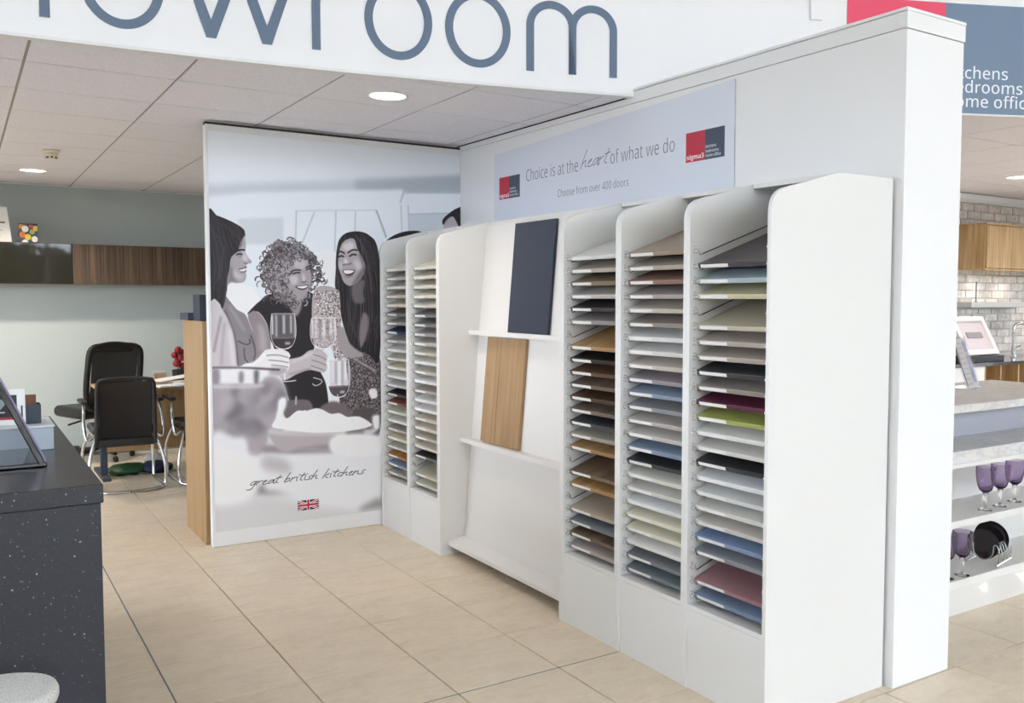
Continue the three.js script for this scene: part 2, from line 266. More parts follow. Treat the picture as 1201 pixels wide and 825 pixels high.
  part('sign_board', ribbon(3.913, 5.15, 2.459, 3.039, 0.001, 0.006, 20), std('#ffffff', 0.55, { map: st }), sign);
}

// ------------------------------------------------------------------ partition with banner, mural panel
{
  const p = structure('wall_partition'), near = -2.11, far = -5.56, a = 0.0155;
  const skew = (g) => { const q = g.attributes.position; for (let i = 0; i < q.count; i++) q.setX(i, q.getX(i) + (q.getZ(i) - near) * a); g.computeVertexNormals(); return g; };
  const X = fx(near);
  part('face_board', skew(bx(X, X + 0.02, 0, 2.418, far, near - 0.012)), M.panel, p);
  part('rear_board', skew(bx(3.148, 3.168, 0, 2.418, far, near - 0.012)), M.panel, p);
  part('core', skew(bx(X + 0.022, 3.146, 0, 2.41, far + 0.05, near - 0.02)), M.panel, p);
  part('end_panel', bx(X - 0.002, 3.176, 0, 2.415, near - 0.012, near, 0.002), M.panel, p);
  part('top_band', skew(bx(X - 0.004, X + 0.02, 2.42, 2.477, far, near - 0.005, 0.001)), M.panel, p);
  part('cap', skew(bx(X - 0.008, 3.183, 2.479, 2.491, far, near + 0.004, 0.002)), M.panel, p);
  part('end_cap', bx(X - 0.006, 3.181, 2.418, 2.478, near - 0.011, near + 0.003, 0.002), M.panel, p);
  part('painted_gap_shade', skew(bx(X - 0.007, X - 0.0045, CEIL - 0.006, CEIL + 0.012, far, -3.71)), M.black, p, 'dark line where the ceiling meets the partition');  // black strip painted in for the shade of the ceiling gap
  part('joint_cover', bx(X - 0.012, X - 0.006, 2.425, 2.475, near - 0.045, near - 0.03), M.paper, p);

  const z0 = -5.071, z1 = -2.97, y0 = 1.921, y1 = 2.405, g = new THREE.BoxGeometry(0.004, y1 - y0, z1 - z0); g.translate(0, (y0 + y1) / 2, 0);
  const bt = canvasTex(2000, 460, banner);
  { const q = g.attributes.position, uv = g.attributes.uv; for (let i = 0; i < q.count; i++) if (q.getY(i) > 2.2) { const far2 = q.getZ(i) < 0; q.setY(i, far2 ? 2.335 : 2.402); uv.setY(i, far2 ? (2.335 - y0) / (y1 - y0) : 1); } g.computeVertexNormals(); }
  const b = thing('wall_banner', 'long pale grey banner about choice and over 400 doors, on the partition above the racks', 'banner', [fx((z0 + z1) / 2) - 0.0045, 0, (z0 + z1) / 2], Math.atan(a));
  part('printed_board', g, std('#ffffff', 0.35, { map: bt }), b);
  function banner(c, w, h) {
    const S = w / 2.101, Y = (y) => (y1 - y) * S * (h / (0.484 * S)), X0 = (z) => (z - z0) * S, bg = '#dde2ec', ink = '#62686f'; c.fillStyle = bg; c.fillRect(0, 0, w, h);
    const logo = (za, zb, ya, yb) => {
      const zm = (za + zb) / 2, x = X0(za), W = X0(zb) - x, t = Y(yb), H = Y(ya) - t; c.fillStyle = '#c22a41'; c.fillRect(x, t, W / 2, H); c.fillStyle = '#3f4c60'; c.fillRect(X0(zm), t, W / 2, H);
      c.fillStyle = '#f2f3f5'; c.font = `bold ${H * 0.22}px sans-serif`; c.save(); c.translate(x + 5, t + H * 0.92); c.scale(W / 2 / c.measureText('sigma3').width * 0.92, 1); c.fillText('sigma3', 0, 0); c.restore();
      c.font = `${H * 0.14}px sans-serif`; ['kitchens', 'bedrooms', 'home office'].forEach((s, i) => c.fillText(s, X0(zm) + 4, t + H * (0.62 + 0.15 * i)));
    };
    logo(-5.009, -4.766, 2.056, 2.189); logo(-3.285, -3.03, 2.078, 2.213);
    const text = (s, za, zb, y, cap, thin) => { const px = cap * S / 0.72; c.font = `${px}px sans-serif`; c.save(); c.translate(X0(za), Y(y)); c.scale((X0(zb) - X0(za)) / c.measureText(s).width, 1); c.fillStyle = ink; c.fillText(s, 0, 0); c.strokeStyle = bg; c.lineWidth = thin; c.strokeText(s, 0, 0); c.restore(); };
    text('Choice is at the', -4.698, -4.156, 2.137, 0.068, 2); text('of what we do', -3.874, -3.36, 2.143, 0.068, 2); text('Choose from over 400 doors', -4.362, -3.713, 2.016, 0.042, 1);
    script(c, 'heart', X0(-4.142), Y(2.148), (X0(-3.9) - X0(-4.142)), 0.045 * S, ink, 4, 0.32);
  }
}
// handwriting: each letter a few smooth strokes, x-height 1
function script(c, words, x, y, width, xh, ink, pen, slant = 0.3) {
  const G = {
    a: [0.8, [[0.7, 0.8, 0.4, 1, 0.08, 0.5, 0.2, 0.05, 0.5, 0.3, 0.75, 0.9], [0.75, 0.95, 0.68, 0.3, 0.78, 0.03, 1, 0.2]]], b: [0.75, [[0.25, 2.1, 0.12, 1, 0.1, 0.1], [0.1, 0.5, 0.35, 1, 0.65, 0.7, 0.5, 0.1, 0.1, 0.1]]],
    c: [0.62, [[0.62, 0.85, 0.35, 1, 0.08, 0.5, 0.25, 0.03, 0.65, 0.2]]], e: [0.66, [[0.1, 0.5, 0.5, 0.7, 0.45, 1, 0.15, 0.7, 0.15, 0.15, 0.4, 0, 0.7, 0.25]]],
    g: [0.8, [[0.7, 0.85, 0.35, 1, 0.05, 0.5, 0.25, 0.05, 0.6, 0.4, 0.72, 0.95], [0.72, 0.95, 0.62, -0.3, 0.4, -0.95, 0, -0.8]]], h: [0.85, [[0.3, 2.1, 0.15, 1, 0.08, 0], [0.1, 0.4, 0.45, 1, 0.62, 0.8, 0.55, 0.1, 0.85, 0.15]]],
    i: [0.36, [[0.15, 0.95, 0.08, 0.1, 0.3, 0.1], [0.2, 1.4, 0.24, 1.48]]], k: [0.8, [[0.3, 2.1, 0.15, 1, 0.08, 0], [0.65, 1, 0.2, 0.5, 0.5, 0.15, 0.8, 0]]], n: [0.85, [[0.12, 0.95, 0.08, 0.5, 0.05, 0], [0.1, 0.5, 0.42, 1, 0.6, 0.7, 0.55, 0.1, 0.82, 0.15]]],
    r: [0.6, [[0.12, 0.95, 0.08, 0.5, 0.05, 0], [0.08, 0.5, 0.3, 0.95, 0.6, 0.95]]], s: [0.6, [[0.6, 0.95, 0.25, 0.9, 0.3, 0.55, 0.55, 0.3, 0.3, 0, 0, 0.12]]], t: [0.6, [[0.4, 1.7, 0.25, 0.8, 0.22, 0.1, 0.55, 0.15], [0, 1.15, 0.7, 1.28]]],
  };
  let n = 0; for (const ch of words) n += ch === ' ' ? 0.6 : G[ch][0]; const k = width / n;
  c.strokeStyle = ink; c.lineWidth = pen; c.lineCap = c.lineJoin = 'round'; let at = 0;
  for (const ch of words) {
    if (ch === ' ') { at += 0.6; continue; }
    for (const s of G[ch][1]) { const q = []; for (let i = 0; i < s.length; i += 2) q.push([x + (at + s[i] + s[i + 1] * slant) * k, y - s[i + 1] * xh]); c.beginPath(); c.moveTo(...q[0]); for (let i = 1; i < q.length - 1; i++) { const last = i === q.length - 2; c.quadraticCurveTo(...q[i], last ? q[i + 1][0] : (q[i][0] + q[i + 1][0]) / 2, last ? q[i + 1][1] : (q[i][1] + q[i + 1][1]) / 2); } if (q.length === 2) c.lineTo(...q[1]); c.stroke(); }
    at += G[ch][0];
  }
}
function mural(c, W, H) {
  const path = (l) => { const n = l.length / 2, P = (i) => [l[2 * ((i + n) % n)], l[2 * ((i + n) % n) + 1]]; c.beginPath(); c.moveTo(...P(0)); for (let i = 0; i < n; i++) { const [a, b, d, e] = [P(i - 1), P(i), P(i + 1), P(i + 2)], k = 0.16; c.bezierCurveTo(b[0] + (d[0] - a[0]) * k, b[1] + (d[1] - a[1]) * k, d[0] - (e[0] - b[0]) * k, d[1] - (e[1] - b[1]) * k, d[0], d[1]); } c.closePath(); };
  const S = (col, l, blur = 0) => { c.filter = blur ? `blur(${blur}px)` : 'none'; c.fillStyle = col; path(l); c.fill(); c.filter = 'none'; };
  const L = (col, w, l, blur = 0) => { c.filter = blur ? `blur(${blur}px)` : 'none'; c.strokeStyle = col; c.lineWidth = w * 0.62; c.lineCap = c.lineJoin = 'round'; c.beginPath(); c.moveTo(l[0], l[1]); for (let i = 2; i < l.length; i += 2) { if (i + 2 < l.length) c.quadraticCurveTo(l[i], l[i + 1], (l[i] + l[i + 2]) / 2, (l[i + 1] + l[i + 3]) / 2); else c.lineTo(l[i], l[i + 1]); } c.stroke(); c.filter = 'none'; };
  const r = rng(5);
  const Q = (col, l, blur = 0) => { c.filter = blur ? `blur(${blur}px)` : 'none'; c.fillStyle = col; c.beginPath(); for (let i = 0; i < l.length; i += 2) c.lineTo(l[i], l[i + 1]); c.closePath(); c.fill(); c.filter = 'none'; };
  const STR = (l, n, bend, lo, hi) => { c.save(); path(l); c.clip(); let x0 = 1e9, x1 = -1e9, y0 = 1e9, y1 = -1e9; for (let i = 0; i < l.length; i += 2) { x0 = Math.min(x0, l[i]); x1 = Math.max(x1, l[i]); y0 = Math.min(y0, l[i + 1]); y1 = Math.max(y1, l[i + 1]); } for (let k = 0; k < n; k++) { const v = lo + (hi - lo) * r() ** 2, x = x0 + r() * (x1 - x0), h = y1 - y0, b = bend * (0.4 + r()); c.strokeStyle = `rgba(${v + 3},${v - 1},${v + 1},0.45)`; c.lineWidth = 0.8 + r() * 2.2; c.beginPath(); c.moveTo(x - b * 0.9, y0 + r() * h * 0.3); c.bezierCurveTo(x, y0 + h * 0.3, x + b * 0.5, y0 + h * 0.6, x - b * 0.3 + (r() - 0.5) * 16, y0 + h * (0.7 + 0.35 * r())); c.stroke(); } c.restore(); };
  const G = (l, base, n, cols) => { c.save(); path(l); c.clip(); c.fillStyle = base; c.fillRect(0, 0, W, H); let x0 = 1e9, x1 = -1e9, y0 = 1e9, y1 = -1e9; for (let i = 0; i < l.length; i += 2) { x0 = Math.min(x0, l[i]); x1 = Math.max(x1, l[i]); y0 = Math.min(y0, l[i + 1]); y1 = Math.max(y1, l[i + 1]); } for (let i = 0; i < n * 2; i++) { c.fillStyle = cols[i % 2]; c.beginPath(); c.arc(x0 + r() * (x1 - x0), y0 + r() * (y1 - y0), 0.8 + r() * 1.8, 0, 7); c.fill(); } c.restore(); };
  const Wg = (bowl, wine) => {                               // a printed wine glass: tulip bowl, streaks, wine, rim
    const box = (l) => { let b = [1e9, -1e9, 1e9, -1e9]; for (let i = 0; i < l.length; i += 2) b = [Math.min(b[0], l[i]), Math.max(b[1], l[i]), Math.min(b[2], l[i + 1]), Math.max(b[3], l[i + 1])]; return b; };
    const [x0, x1, y0, y1] = box(bowl), w = x1 - x0, h = y1 - y0, xm = (x0 + x1) / 2;
    const tulip = () => { c.beginPath(); c.moveTo(x0 + 0.07 * w, y0); c.bezierCurveTo(x0 - 0.04 * w, y0 + 0.5 * h, x0 - 0.02 * w, y1, xm, y1); c.bezierCurveTo(x1 + 0.02 * w, y1, x1 + 0.04 * w, y0 + 0.5 * h, x1 - 0.07 * w, y0); };
    c.save(); tulip(); c.clip(); c.fillStyle = 'rgba(178,170,171,0.42)'; c.fillRect(x0, y0, w, h);
    c.filter = 'blur(2px)'; for (const [t, k, col] of [[0.06, 0.05, 'rgba(246,244,244,0.9)'], [0.2, 0.07, 'rgba(225,221,221,0.6)'], [0.36, 0.04, 'rgba(70,62,64,0.45)'], [0.48, 0.08, 'rgba(238,235,235,0.65)'], [0.64, 0.04, 'rgba(80,72,74,0.45)'], [0.76, 0.06, 'rgba(235,232,232,0.7)'], [0.92, 0.04, 'rgba(246,244,244,0.85)']]) { c.fillStyle = col; c.fillRect(x0 + t * w, y0 + h * 0.04, k * w, h * (0.5 + 0.2 * r())); }
    if (wine) { const t = box(wine)[2]; c.filter = 'none'; c.fillStyle = 'rgba(58,50,53,0.8)'; c.fillRect(x0, t, w, h); c.fillStyle = 'rgba(120,110,112,0.8)'; c.beginPath(); c.ellipse(xm, t, w * 0.52, h * 0.025, 0, 0, 7); c.fill(); c.filter = 'blur(2px)'; c.fillStyle = 'rgba(215,209,210,0.7)'; c.fillRect(xm + w * 0.05, t + h * 0.12, w * 0.2, h * 0.07); }
    c.restore(); c.filter = 'none'; c.strokeStyle = 'rgba(240,238,238,0.75)'; c.lineWidth = 2; tulip(); c.stroke(); c.lineWidth = 1.2; c.beginPath(); c.ellipse(xm, y0, w * 0.43, h * 0.015, 0, 0, 7); c.stroke();
    c.strokeStyle = 'rgba(245,243,243,0.8)'; c.lineWidth = 3; c.beginPath(); c.arc(xm, y1 - w * 0.47, w * 0.46, 0.9, 2.3); c.stroke();
  };
  // curls of the middle woman's hair
  const CURL = [252, 450, 92, 106], curl = (x, y, v) => { const s = 8 + r() * 12, b = r() * 6; c.lineWidth = 1.6 + r() * 3.6; c.strokeStyle = `rgb(${v + 4},${v - 2},${v})`; c.beginPath(); c.arc(x, y, s * 0.55, b, b + 2.2 + r() * 1.5); c.stroke(); c.beginPath(); c.arc(x + s * Math.cos(b + 3), y + s * 0.7, s * 0.6, b + 2.5, b + 4.6); c.stroke(); };
  const C2 = () => { c.fillStyle = '#4b4447'; c.beginPath(); c.ellipse(CURL[0], CURL[1], CURL[2] * 0.9, CURL[3] * 0.9, 0, 0, 7); c.fill(); for (let k = 0; k < 620; k++) { const a = r() * Math.PI * 2, q = Math.sqrt(r()), d = q > 0.86 ? 60 : 0; curl(CURL[0] + Math.cos(a) * q * CURL[2], CURL[1] + Math.sin(a) * q * CURL[3], k < 160 ? 40 + r() * 40 : 62 + r() * 105 - d * 0.3); } };
  const C3 = () => { for (let k = 0; k < 130; k++) { const a = Math.PI * (0.62 + 1.0 * r()), q = 0.78 + 0.3 * r(); curl(290 + Math.cos(a) * q * 68, 468 + Math.sin(a) * q * 92, 55 + r() * 110); } for (let k = 0; k < 40; k++) { const a = -Math.PI * 0.4 + 1.5 * r(); curl(282 + Math.cos(a) * 74, 462 + Math.sin(a) * 92, 50 + r() * 80); } };
  const F2 = () => { c.filter = 'blur(9px)'; for (let k = 0; k < 26; k++) { const v = 95 + r() * 80; c.fillStyle = `rgba(${v},${v - 5},${v},0.7)`; c.beginPath(); c.ellipse(40 + r() * 190, 830 + r() * 170, 14 + r() * 26, 10 + r() * 18, r() * 3, 0, 7); c.fill(); } c.filter = 'none'; };
  const K = (l) => { c.save(); path(l); c.clip(); for (let k = 0; k < 420; k++) { const v = 205 + r() * 50; c.fillStyle = `rgba(${v},${v},${v},0.8)`; c.beginPath(); c.arc(200 + r() * 430, 900 + r() * 160, 3 + r() * 5, 0, 7); c.fill(); } c.restore(); };
  c.fillStyle = '#d3d5d7'; c.fillRect(0, 0, W, H);
  Q('#b9bec2', [-13,179,148,161,451,130,912,77,912,146,676,161,450,168,148,192,-14,215], 10);
  Q('#a3a8ad', [489,127,912,79,912,144,676,159,489,158], 8);
  Q('#d3d6d8', [-14,221,148,196,450,168,669,146,676,161,658,197,656,434,379,810,-25,792], 6);
  Q('#d0d2d5', [676,161,912,146,911,429,666,434], 2);
  Q('#bdc1c5', [692,234,831,223,912,219,911,389,691,395], 2);
  Q('#c3c6c8', [90,281,237,270,235,360,88,365], 5);
  L('#a7abb0', 5, [281,247,277,358], 1.5);
  L('#a7abb0', 5, [343,247,298,357], 1.5);
  L('#a7abb0', 5, [419,239,413,378], 1.5);
  L('#a7abb0', 5, [489,234,487,313], 1.5);
  L('#a7abb0', 5, [661,204,664,306], 1.5);
  L('#a7abb0', 5, [689,202,692,305], 1.5);
  L('#a7abb0', 5, [692,234,860,221], 1.5);
  L('#9a9ea4', 9, [567,228,603,321], 1.5);
  L('#b4b8bc', 4, [279,245,567,226], 1.5);
  L('#a8acb1', 8, [674,149,658,194], 2);
  S('#eceded', [40,487,142,528,129,669,75,604,39,542], 5);
  S('#dfe0e1', [345,395,423,393,421,526,349,541], 6);
  S('#2b272a', [827,246,853,222,889,200,934,194,934,308,896,276,867,234,830,266]);
  S('#a9a2a6', [830,269,863,235,896,276,919,335,830,338], 2);
  S('#2b272a', [599,343,626,317,674,298,730,294,758,315,758,393,598,397]);
  S('#bdb4b6', [-11,518,19,550,34,575,57,611,71,652,78,718,83,771,-16,784], 1);
  L('#7d7578', 8, [30,603,17,663,6,716], 3);
  L('#8e8689', 7, [41,623,32,696,29,761], 4);
  L('#d6d0d1', 14, [56,644,63,705,66,762], 6);
  S('#857d81', [34,575,46,538,58,550,81,579,108,597,127,645,143,678,138,749,105,758,81,767,76,705,68,648,53,607], 1);
  L('#5d5659', 7, [43,583,62,628,75,677,81,763], 2);
  L('#a39b9e', 9, [57,567,84,612,103,649], 4);
  L('#4f484c', 6, [83,683,102,696,122,695,119,678], 1);
  L('#4f484c', 5, [102,706,100,739,113,756], 1);
  L('#4f484c', 7, [123,665,142,716,133,748], 2);
  S('#a19a9c', [106,328,113,364,111,388,120,407,130,419,128,426,114,429,114,439,111,448,112,462,112,474,103,489,79,492,64,489,54,499,50,520,46,516,49,463,57,418,85,385,101,360], 0.6);
  S('#c2bcbd', [105,368,109,391,119,409,116,419,104,417,99,397], 3);
  S('#b9b2b4', [68,446,88,462,103,466,99,478,79,479,66,467], 6);
  S('#7a7275', [59,447,68,438,72,471,87,489,64,488,53,499], 5);
  S('#8b8386', [87,395,103,391,100,405,87,407], 3);
  L('#2a2528', 9, [88,386,97,382,108,383], 0.6);
  L('#2a2528', 7, [83,399,91,395,99,398], 0.6);
  L('#5d5558', 6, [90,446,100,445,113,439], 0.8);
  S('#efecec', [91,448,100,447,109,443,108,451,100,453], 0.5);
  L('#6d6367', 6, [95,456,105,456,112,452], 0.8);
  L('#6a6265', 5, [106,425,112,428,117,428], 0.8);
  S('#2c282c', [-5,270,25,275,63,289,94,305,109,319,111,338,106,341,98,369,85,389,65,410,59,447,52,479,50,511,45,544,35,576,27,560,12,544,-10,530], 0.6);
  STR([-5,270,25,275,63,289,94,305,109,319,111,338,106,341,98,369,85,389,65,410,59,447,52,479,50,511,45,544,35,576,27,560,12,544,-10,530], 150, 26, 28, 120);
  L('#4d474b', 7, [46,370,36,419,29,479], 3);
  L('#48434a', 6, [25,295,63,313,86,341], 4);
  L('#9b9395', 5, [108,338,99,356,91,379], 1);
  S('#2a2629', [114,595,137,567,157,550,186,529,284,516,345,541,344,670,334,747,376,844,375,957,278,941,231,836,199,709,187,679,176,625,148,587], 0.8);
  S('#8b8184', [115,600,128,586,138,584,156,596,176,629,187,675,187,719,166,725,142,751,140,707,135,666,123,633], 1.2);
  S('#a59c9e', [148,625,168,646,175,687,170,721,154,716,151,666], 7);
  S('#8f8689', [239,488,289,538,294,572,279,602,263,589,230,522], 3);
  C2();
  S('#9c9395', [245,406,274,385,301,387,318,413,326,448,330,477,319,512,301,539,272,550,241,536,221,507,216,470,228,427], 0.8);
  S('#b5adaf', [263,403,292,394,309,416,306,440,274,437], 4);
  S('#bcb4b6', [256,469,279,466,282,489,261,495], 3);
  S('#756c70', [224,479,244,513,272,542,243,536,221,507], 3);
  L('#2f292c', 7, [262,450,275,444,292,446], 0.7);
  L('#2f292c', 7, [267,459,277,453,290,455], 0.7);
  L('#2f292c', 7, [311,437,320,431,331,430], 0.7);
  L('#2f292c', 7, [313,444,322,438,329,440], 0.7);
  L('#5f565a', 7, [296,486,302,488,310,484], 1);
  S('#c0b8ba', [300,454,309,471,306,483,298,479], 3);
  S('#4a4145', [274,501,298,498,318,495,315,506,300,513,285,510], 0.6);
  S('#f0eeee', [280,502,298,500,316,498,310,505,298,508,287,506], 0.5);
  C3();
  G([338,516,428,515,434,606,431,645,444,672,459,751,412,758,394,714,338,713], '#a89f9d', 700, ['#5b5354', '#d9d2cf']);
  G([457,747,572,750,569,1033,476,1026,423,899,455,848], '#5f5759', 1400, ['#2f2a2c', '#8d8586']);
  S('#231f23', [418,391,428,341,453,314,498,305,539,317,569,358,584,502,572,760,539,746,511,732,479,735,453,678,434,603,428,521,413,503,416,439], 0.6);
  STR([418,391,428,341,453,314,498,305,539,317,569,358,584,502,572,760,539,746,511,732,479,735,453,678,434,603,428,521,413,503,416,439], 260, 30, 22, 125);
  S('#6d6467', [473,498,519,476,514,520,518,555,481,555], 3);
  S('#a39a9c', [427,389,439,350,464,332,485,334,496,367,520,415,520,445,501,477,469,497,446,487,435,462,425,430], 0.7);
  S('#c5bebf', [443,356,470,342,484,354,474,372,448,373], 5);
  S('#bdb5b7', [483,407,506,415,506,441,487,433], 5);
  S('#766d70', [515,432,519,450,501,477,473,495,492,463], 4);
  S('#b8b0b2', [429,417,440,416,438,438,429,434], 3);
  L('#2a2427', 8, [427,380,435,376,447,384], 0.7);
  L('#2a2427', 8, [461,381,475,369,495,371], 0.7);
  L('#2a2427', 9, [426,397,434,392,444,395], 0.7);
  L('#2a2427', 9, [467,393,477,385,490,388], 0.7);
  L('#675e61', 7, [442,425,451,421,465,422,472,417], 1.2);
  S('#c9c2c3', [449,399,461,414,451,420,445,414], 3);
  S('#51474b', [440,445,460,440,485,442,478,457,464,463,451,460], 0.6);
  S('#f4f2f2', [444,445,460,442,481,444,474,451,460,455,449,454], 0.5);
  L('#7a7074', 6, [446,466,462,468,478,461], 2);
  L('#5a5357', 6, [489,319,516,353,538,423,546,520], 2);
  L('#4a4448', 8, [507,314,543,348,556,422], 3);
  L('#4d474a', 6, [502,384,528,449,536,591], 3);
  L('#57504f', 5, [454,547,463,612,489,678], 2);
  S('#7f7678', [513,594,531,603,533,642,521,687,502,717,499,651], 3);
  S('#9b9293', [415,654,440,643,457,690,480,716,507,735,511,748,461,751,426,715], 2);
  L('#6f6668', 10, [456,760,516,771,557,799], 3);
  L('#bdb5b5', 6, [479,756,516,777,557,803], 2);
  S('#b5acad', [202,751,252,748,290,741,320,721,359,721,381,740,377,766,381,783,367,800,319,789,276,801,226,819], 1);
  L('#7d7476', 5, [333,736,359,743,378,757], 1);
  L('#7d7476', 5, [328,755,354,763,376,774], 1);
  L('#7d7476', 5, [324,774,345,782,369,791], 1);
  L('#8a8183', 7, [251,801,285,792,319,785], 3);
  L('#d5cfcf', 8, [260,757,298,746,329,730], 4);
  S('#d8d3d3', [59,777,93,766,133,755,162,724,175,714,216,713,245,723,254,738,249,748,251,770,240,794,214,804,141,794,61,803], 0.8);
  L('#8f8789', 6, [174,734,207,731,245,743], 1);
  L('#8f8789', 6, [182,750,215,753,246,761], 1);
  L('#8f8789', 6, [190,767,219,770,244,776], 1);
  S('#a9a1a3', [190,776,240,778,237,796,214,804,182,796], 4);
  L('#f2efef', 10, [77,779,133,763,166,733], 5);
  Wg([188,595,187,646,187,679,199,703,218,714,253,715,273,690,276,647,274,594], [192,676,273,677,267,692,253,707,220,707,200,694]);
  L('#e8e4e4', 5, [233,798,233,820], 0.6);
  L('#d8d3d4', 6, [206,822,235,826,271,823], 1);
  Wg([329,610,322,652,321,695,338,717,381,718,410,706,416,619], null);
  L('#d5cfcf', 5, [329,837,338,850,371,828,332,816], 1);
  Wg([386,757,381,809,380,846,392,873,417,890,446,877,464,850,464,808,460,760], [382,851,459,855,448,875,419,885,395,871]);
  L('#cfc9c9', 6, [417,880,417,902], 1);
  S('#6b6265', [224,899,267,889,314,894,328,923,300,947,240,955], 2);
  L('#a79fa0', 10, [271,880,270,904], 1);
  S('#6e6567', [352,924,392,903,432,912,468,945,468,971,378,956], 3);
  S('#57504f', [477,937,523,933,560,951,560,978,477,972], 3);
  S('#d8d4d4', [531,878,540,865,561,870,563,897,542,901], 2);
  S('#a39a9e', [-1,816,140,827,169,808,198,805,231,832,238,870,221,928,187,977,169,1034,144,1070,108,1067,93,1011,-5,999], 6);
  F2();
  S('#efeeee', [213,886,234,880,236,908,216,945,202,961,208,919], 5);
  L('#4b4548', 10, [-4,769,93,771,215,784], 2);
  S('#d9d6d7', [-1,776,137,785,136,824,-1,817], 5);
  S('#8d8689', [-1,776,21,776,20,821,-1,820], 4);
  S('#858083', [85,787,97,788,96,821,84,820], 4);
  S('#6a6467', [133,785,147,786,144,827,134,827], 4);
  L('#c5c0c2', 14, [-2,830,92,837,160,834], 4);
  S('#8c8487', [169,1036,278,1057,427,1074,427,1092,278,1082,161,1067], 8);
  S('#d4d3d4', [-13,1002,69,1003,101,1014,108,1062,140,1086,169,1068,278,1078,472,1087,641,1089,639,1416,-20,1370], 8);
  S('#aaa2a4', [181,997,240,998,334,1010,408,1020,406,1072,324,1061,243,1068,209,1055,189,1028], 3);
  S('#8b8386', [290,1058,403,1055,403,1074,324,1065,247,1069], 6);
  S('#bfb8b9', [186,985,290,1006,422,1012,495,1013,560,1010,531,1034,404,1024,248,1011,185,1000], 4);
  S('#77706f', [454,1010,508,1015,508,1030,449,1028], 5);
  S('#ebe9e9', [190,977,211,945,240,951,274,928,304,930,339,923,361,929,392,946,423,946,450,961,477,961,500,965,532,985,541,999,495,1009,431,1011,334,1007,248,990], 1.5);
  K([198,978,240,955,274,932,335,927,387,948,445,963,527,989,422,1008,248,990]);
  S('#dddcdc', [404,1026,569,1037,568,1105,403,1090], 6);
  S('#e8e6e6', [544,968,556,962,570,965,569,1010,550,1009], 4);
  S('#dcdbdb', [-67,1013,92,1061,145,1083,144,1165,122,1210,72,1230,-71,1221], 14);
  S('#7b7676', [146,1168,157,1173,165,1194,207,1203,259,1225,216,1211,164,1209,143,1202,122,1215,137,1195], 9);
  S('#8d8788', [549,1271,573,1269,573,1307,486,1303], 10);
  S('#c4c1c1', [-71,1221,48,1231,173,1212,303,1259,486,1305,573,1316,572,1424,-73,1329], 14);
  S('#b3aeae', [158,1075,226,1091,252,1133,208,1133,158,1114], 12);
  c.globalCompositeOperation = 'color-burn'; c.fillStyle = '#eeeeee'; c.fillRect(0, 0, W, H);
  c.globalCompositeOperation = 'color-dodge'; c.fillStyle = '#26282a'; c.fillRect(0, 0, W, H); c.globalCompositeOperation = 'source-over';   // the whole print is a light one
  script(c, 'great british kitchens', 108, 1171, 400, 15, '#4b4a4c', 2.6, 0.3);
  { const x = 271, y = 1241, w = 74, h = 35; c.save(); c.beginPath(); c.rect(x, y, w, h); c.clip(); c.fillStyle = '#20294d'; c.fillRect(x, y, w, h); const cross = (col, lw) => { c.strokeStyle = col; c.lineWidth = lw; c.lineCap = 'butt'; c.beginPath(); c.moveTo(x, y); c.lineTo(x + w, y + h); c.moveTo(x + w, y); c.lineTo(x, y + h); c.stroke(); }, plus = (col, lw) => { c.strokeStyle = col; c.lineWidth = lw; c.beginPath(); c.moveTo(x + w / 2, y); c.lineTo(x + w / 2, y + h); c.moveTo(x, y + h / 2); c.lineTo(x + w, y + h / 2); c.stroke(); }; cross('#f3eeee', 8); cross('#c8283c', 2.6); plus('#f3eeee', 12); plus('#c8283c', 7); c.restore(); }
}
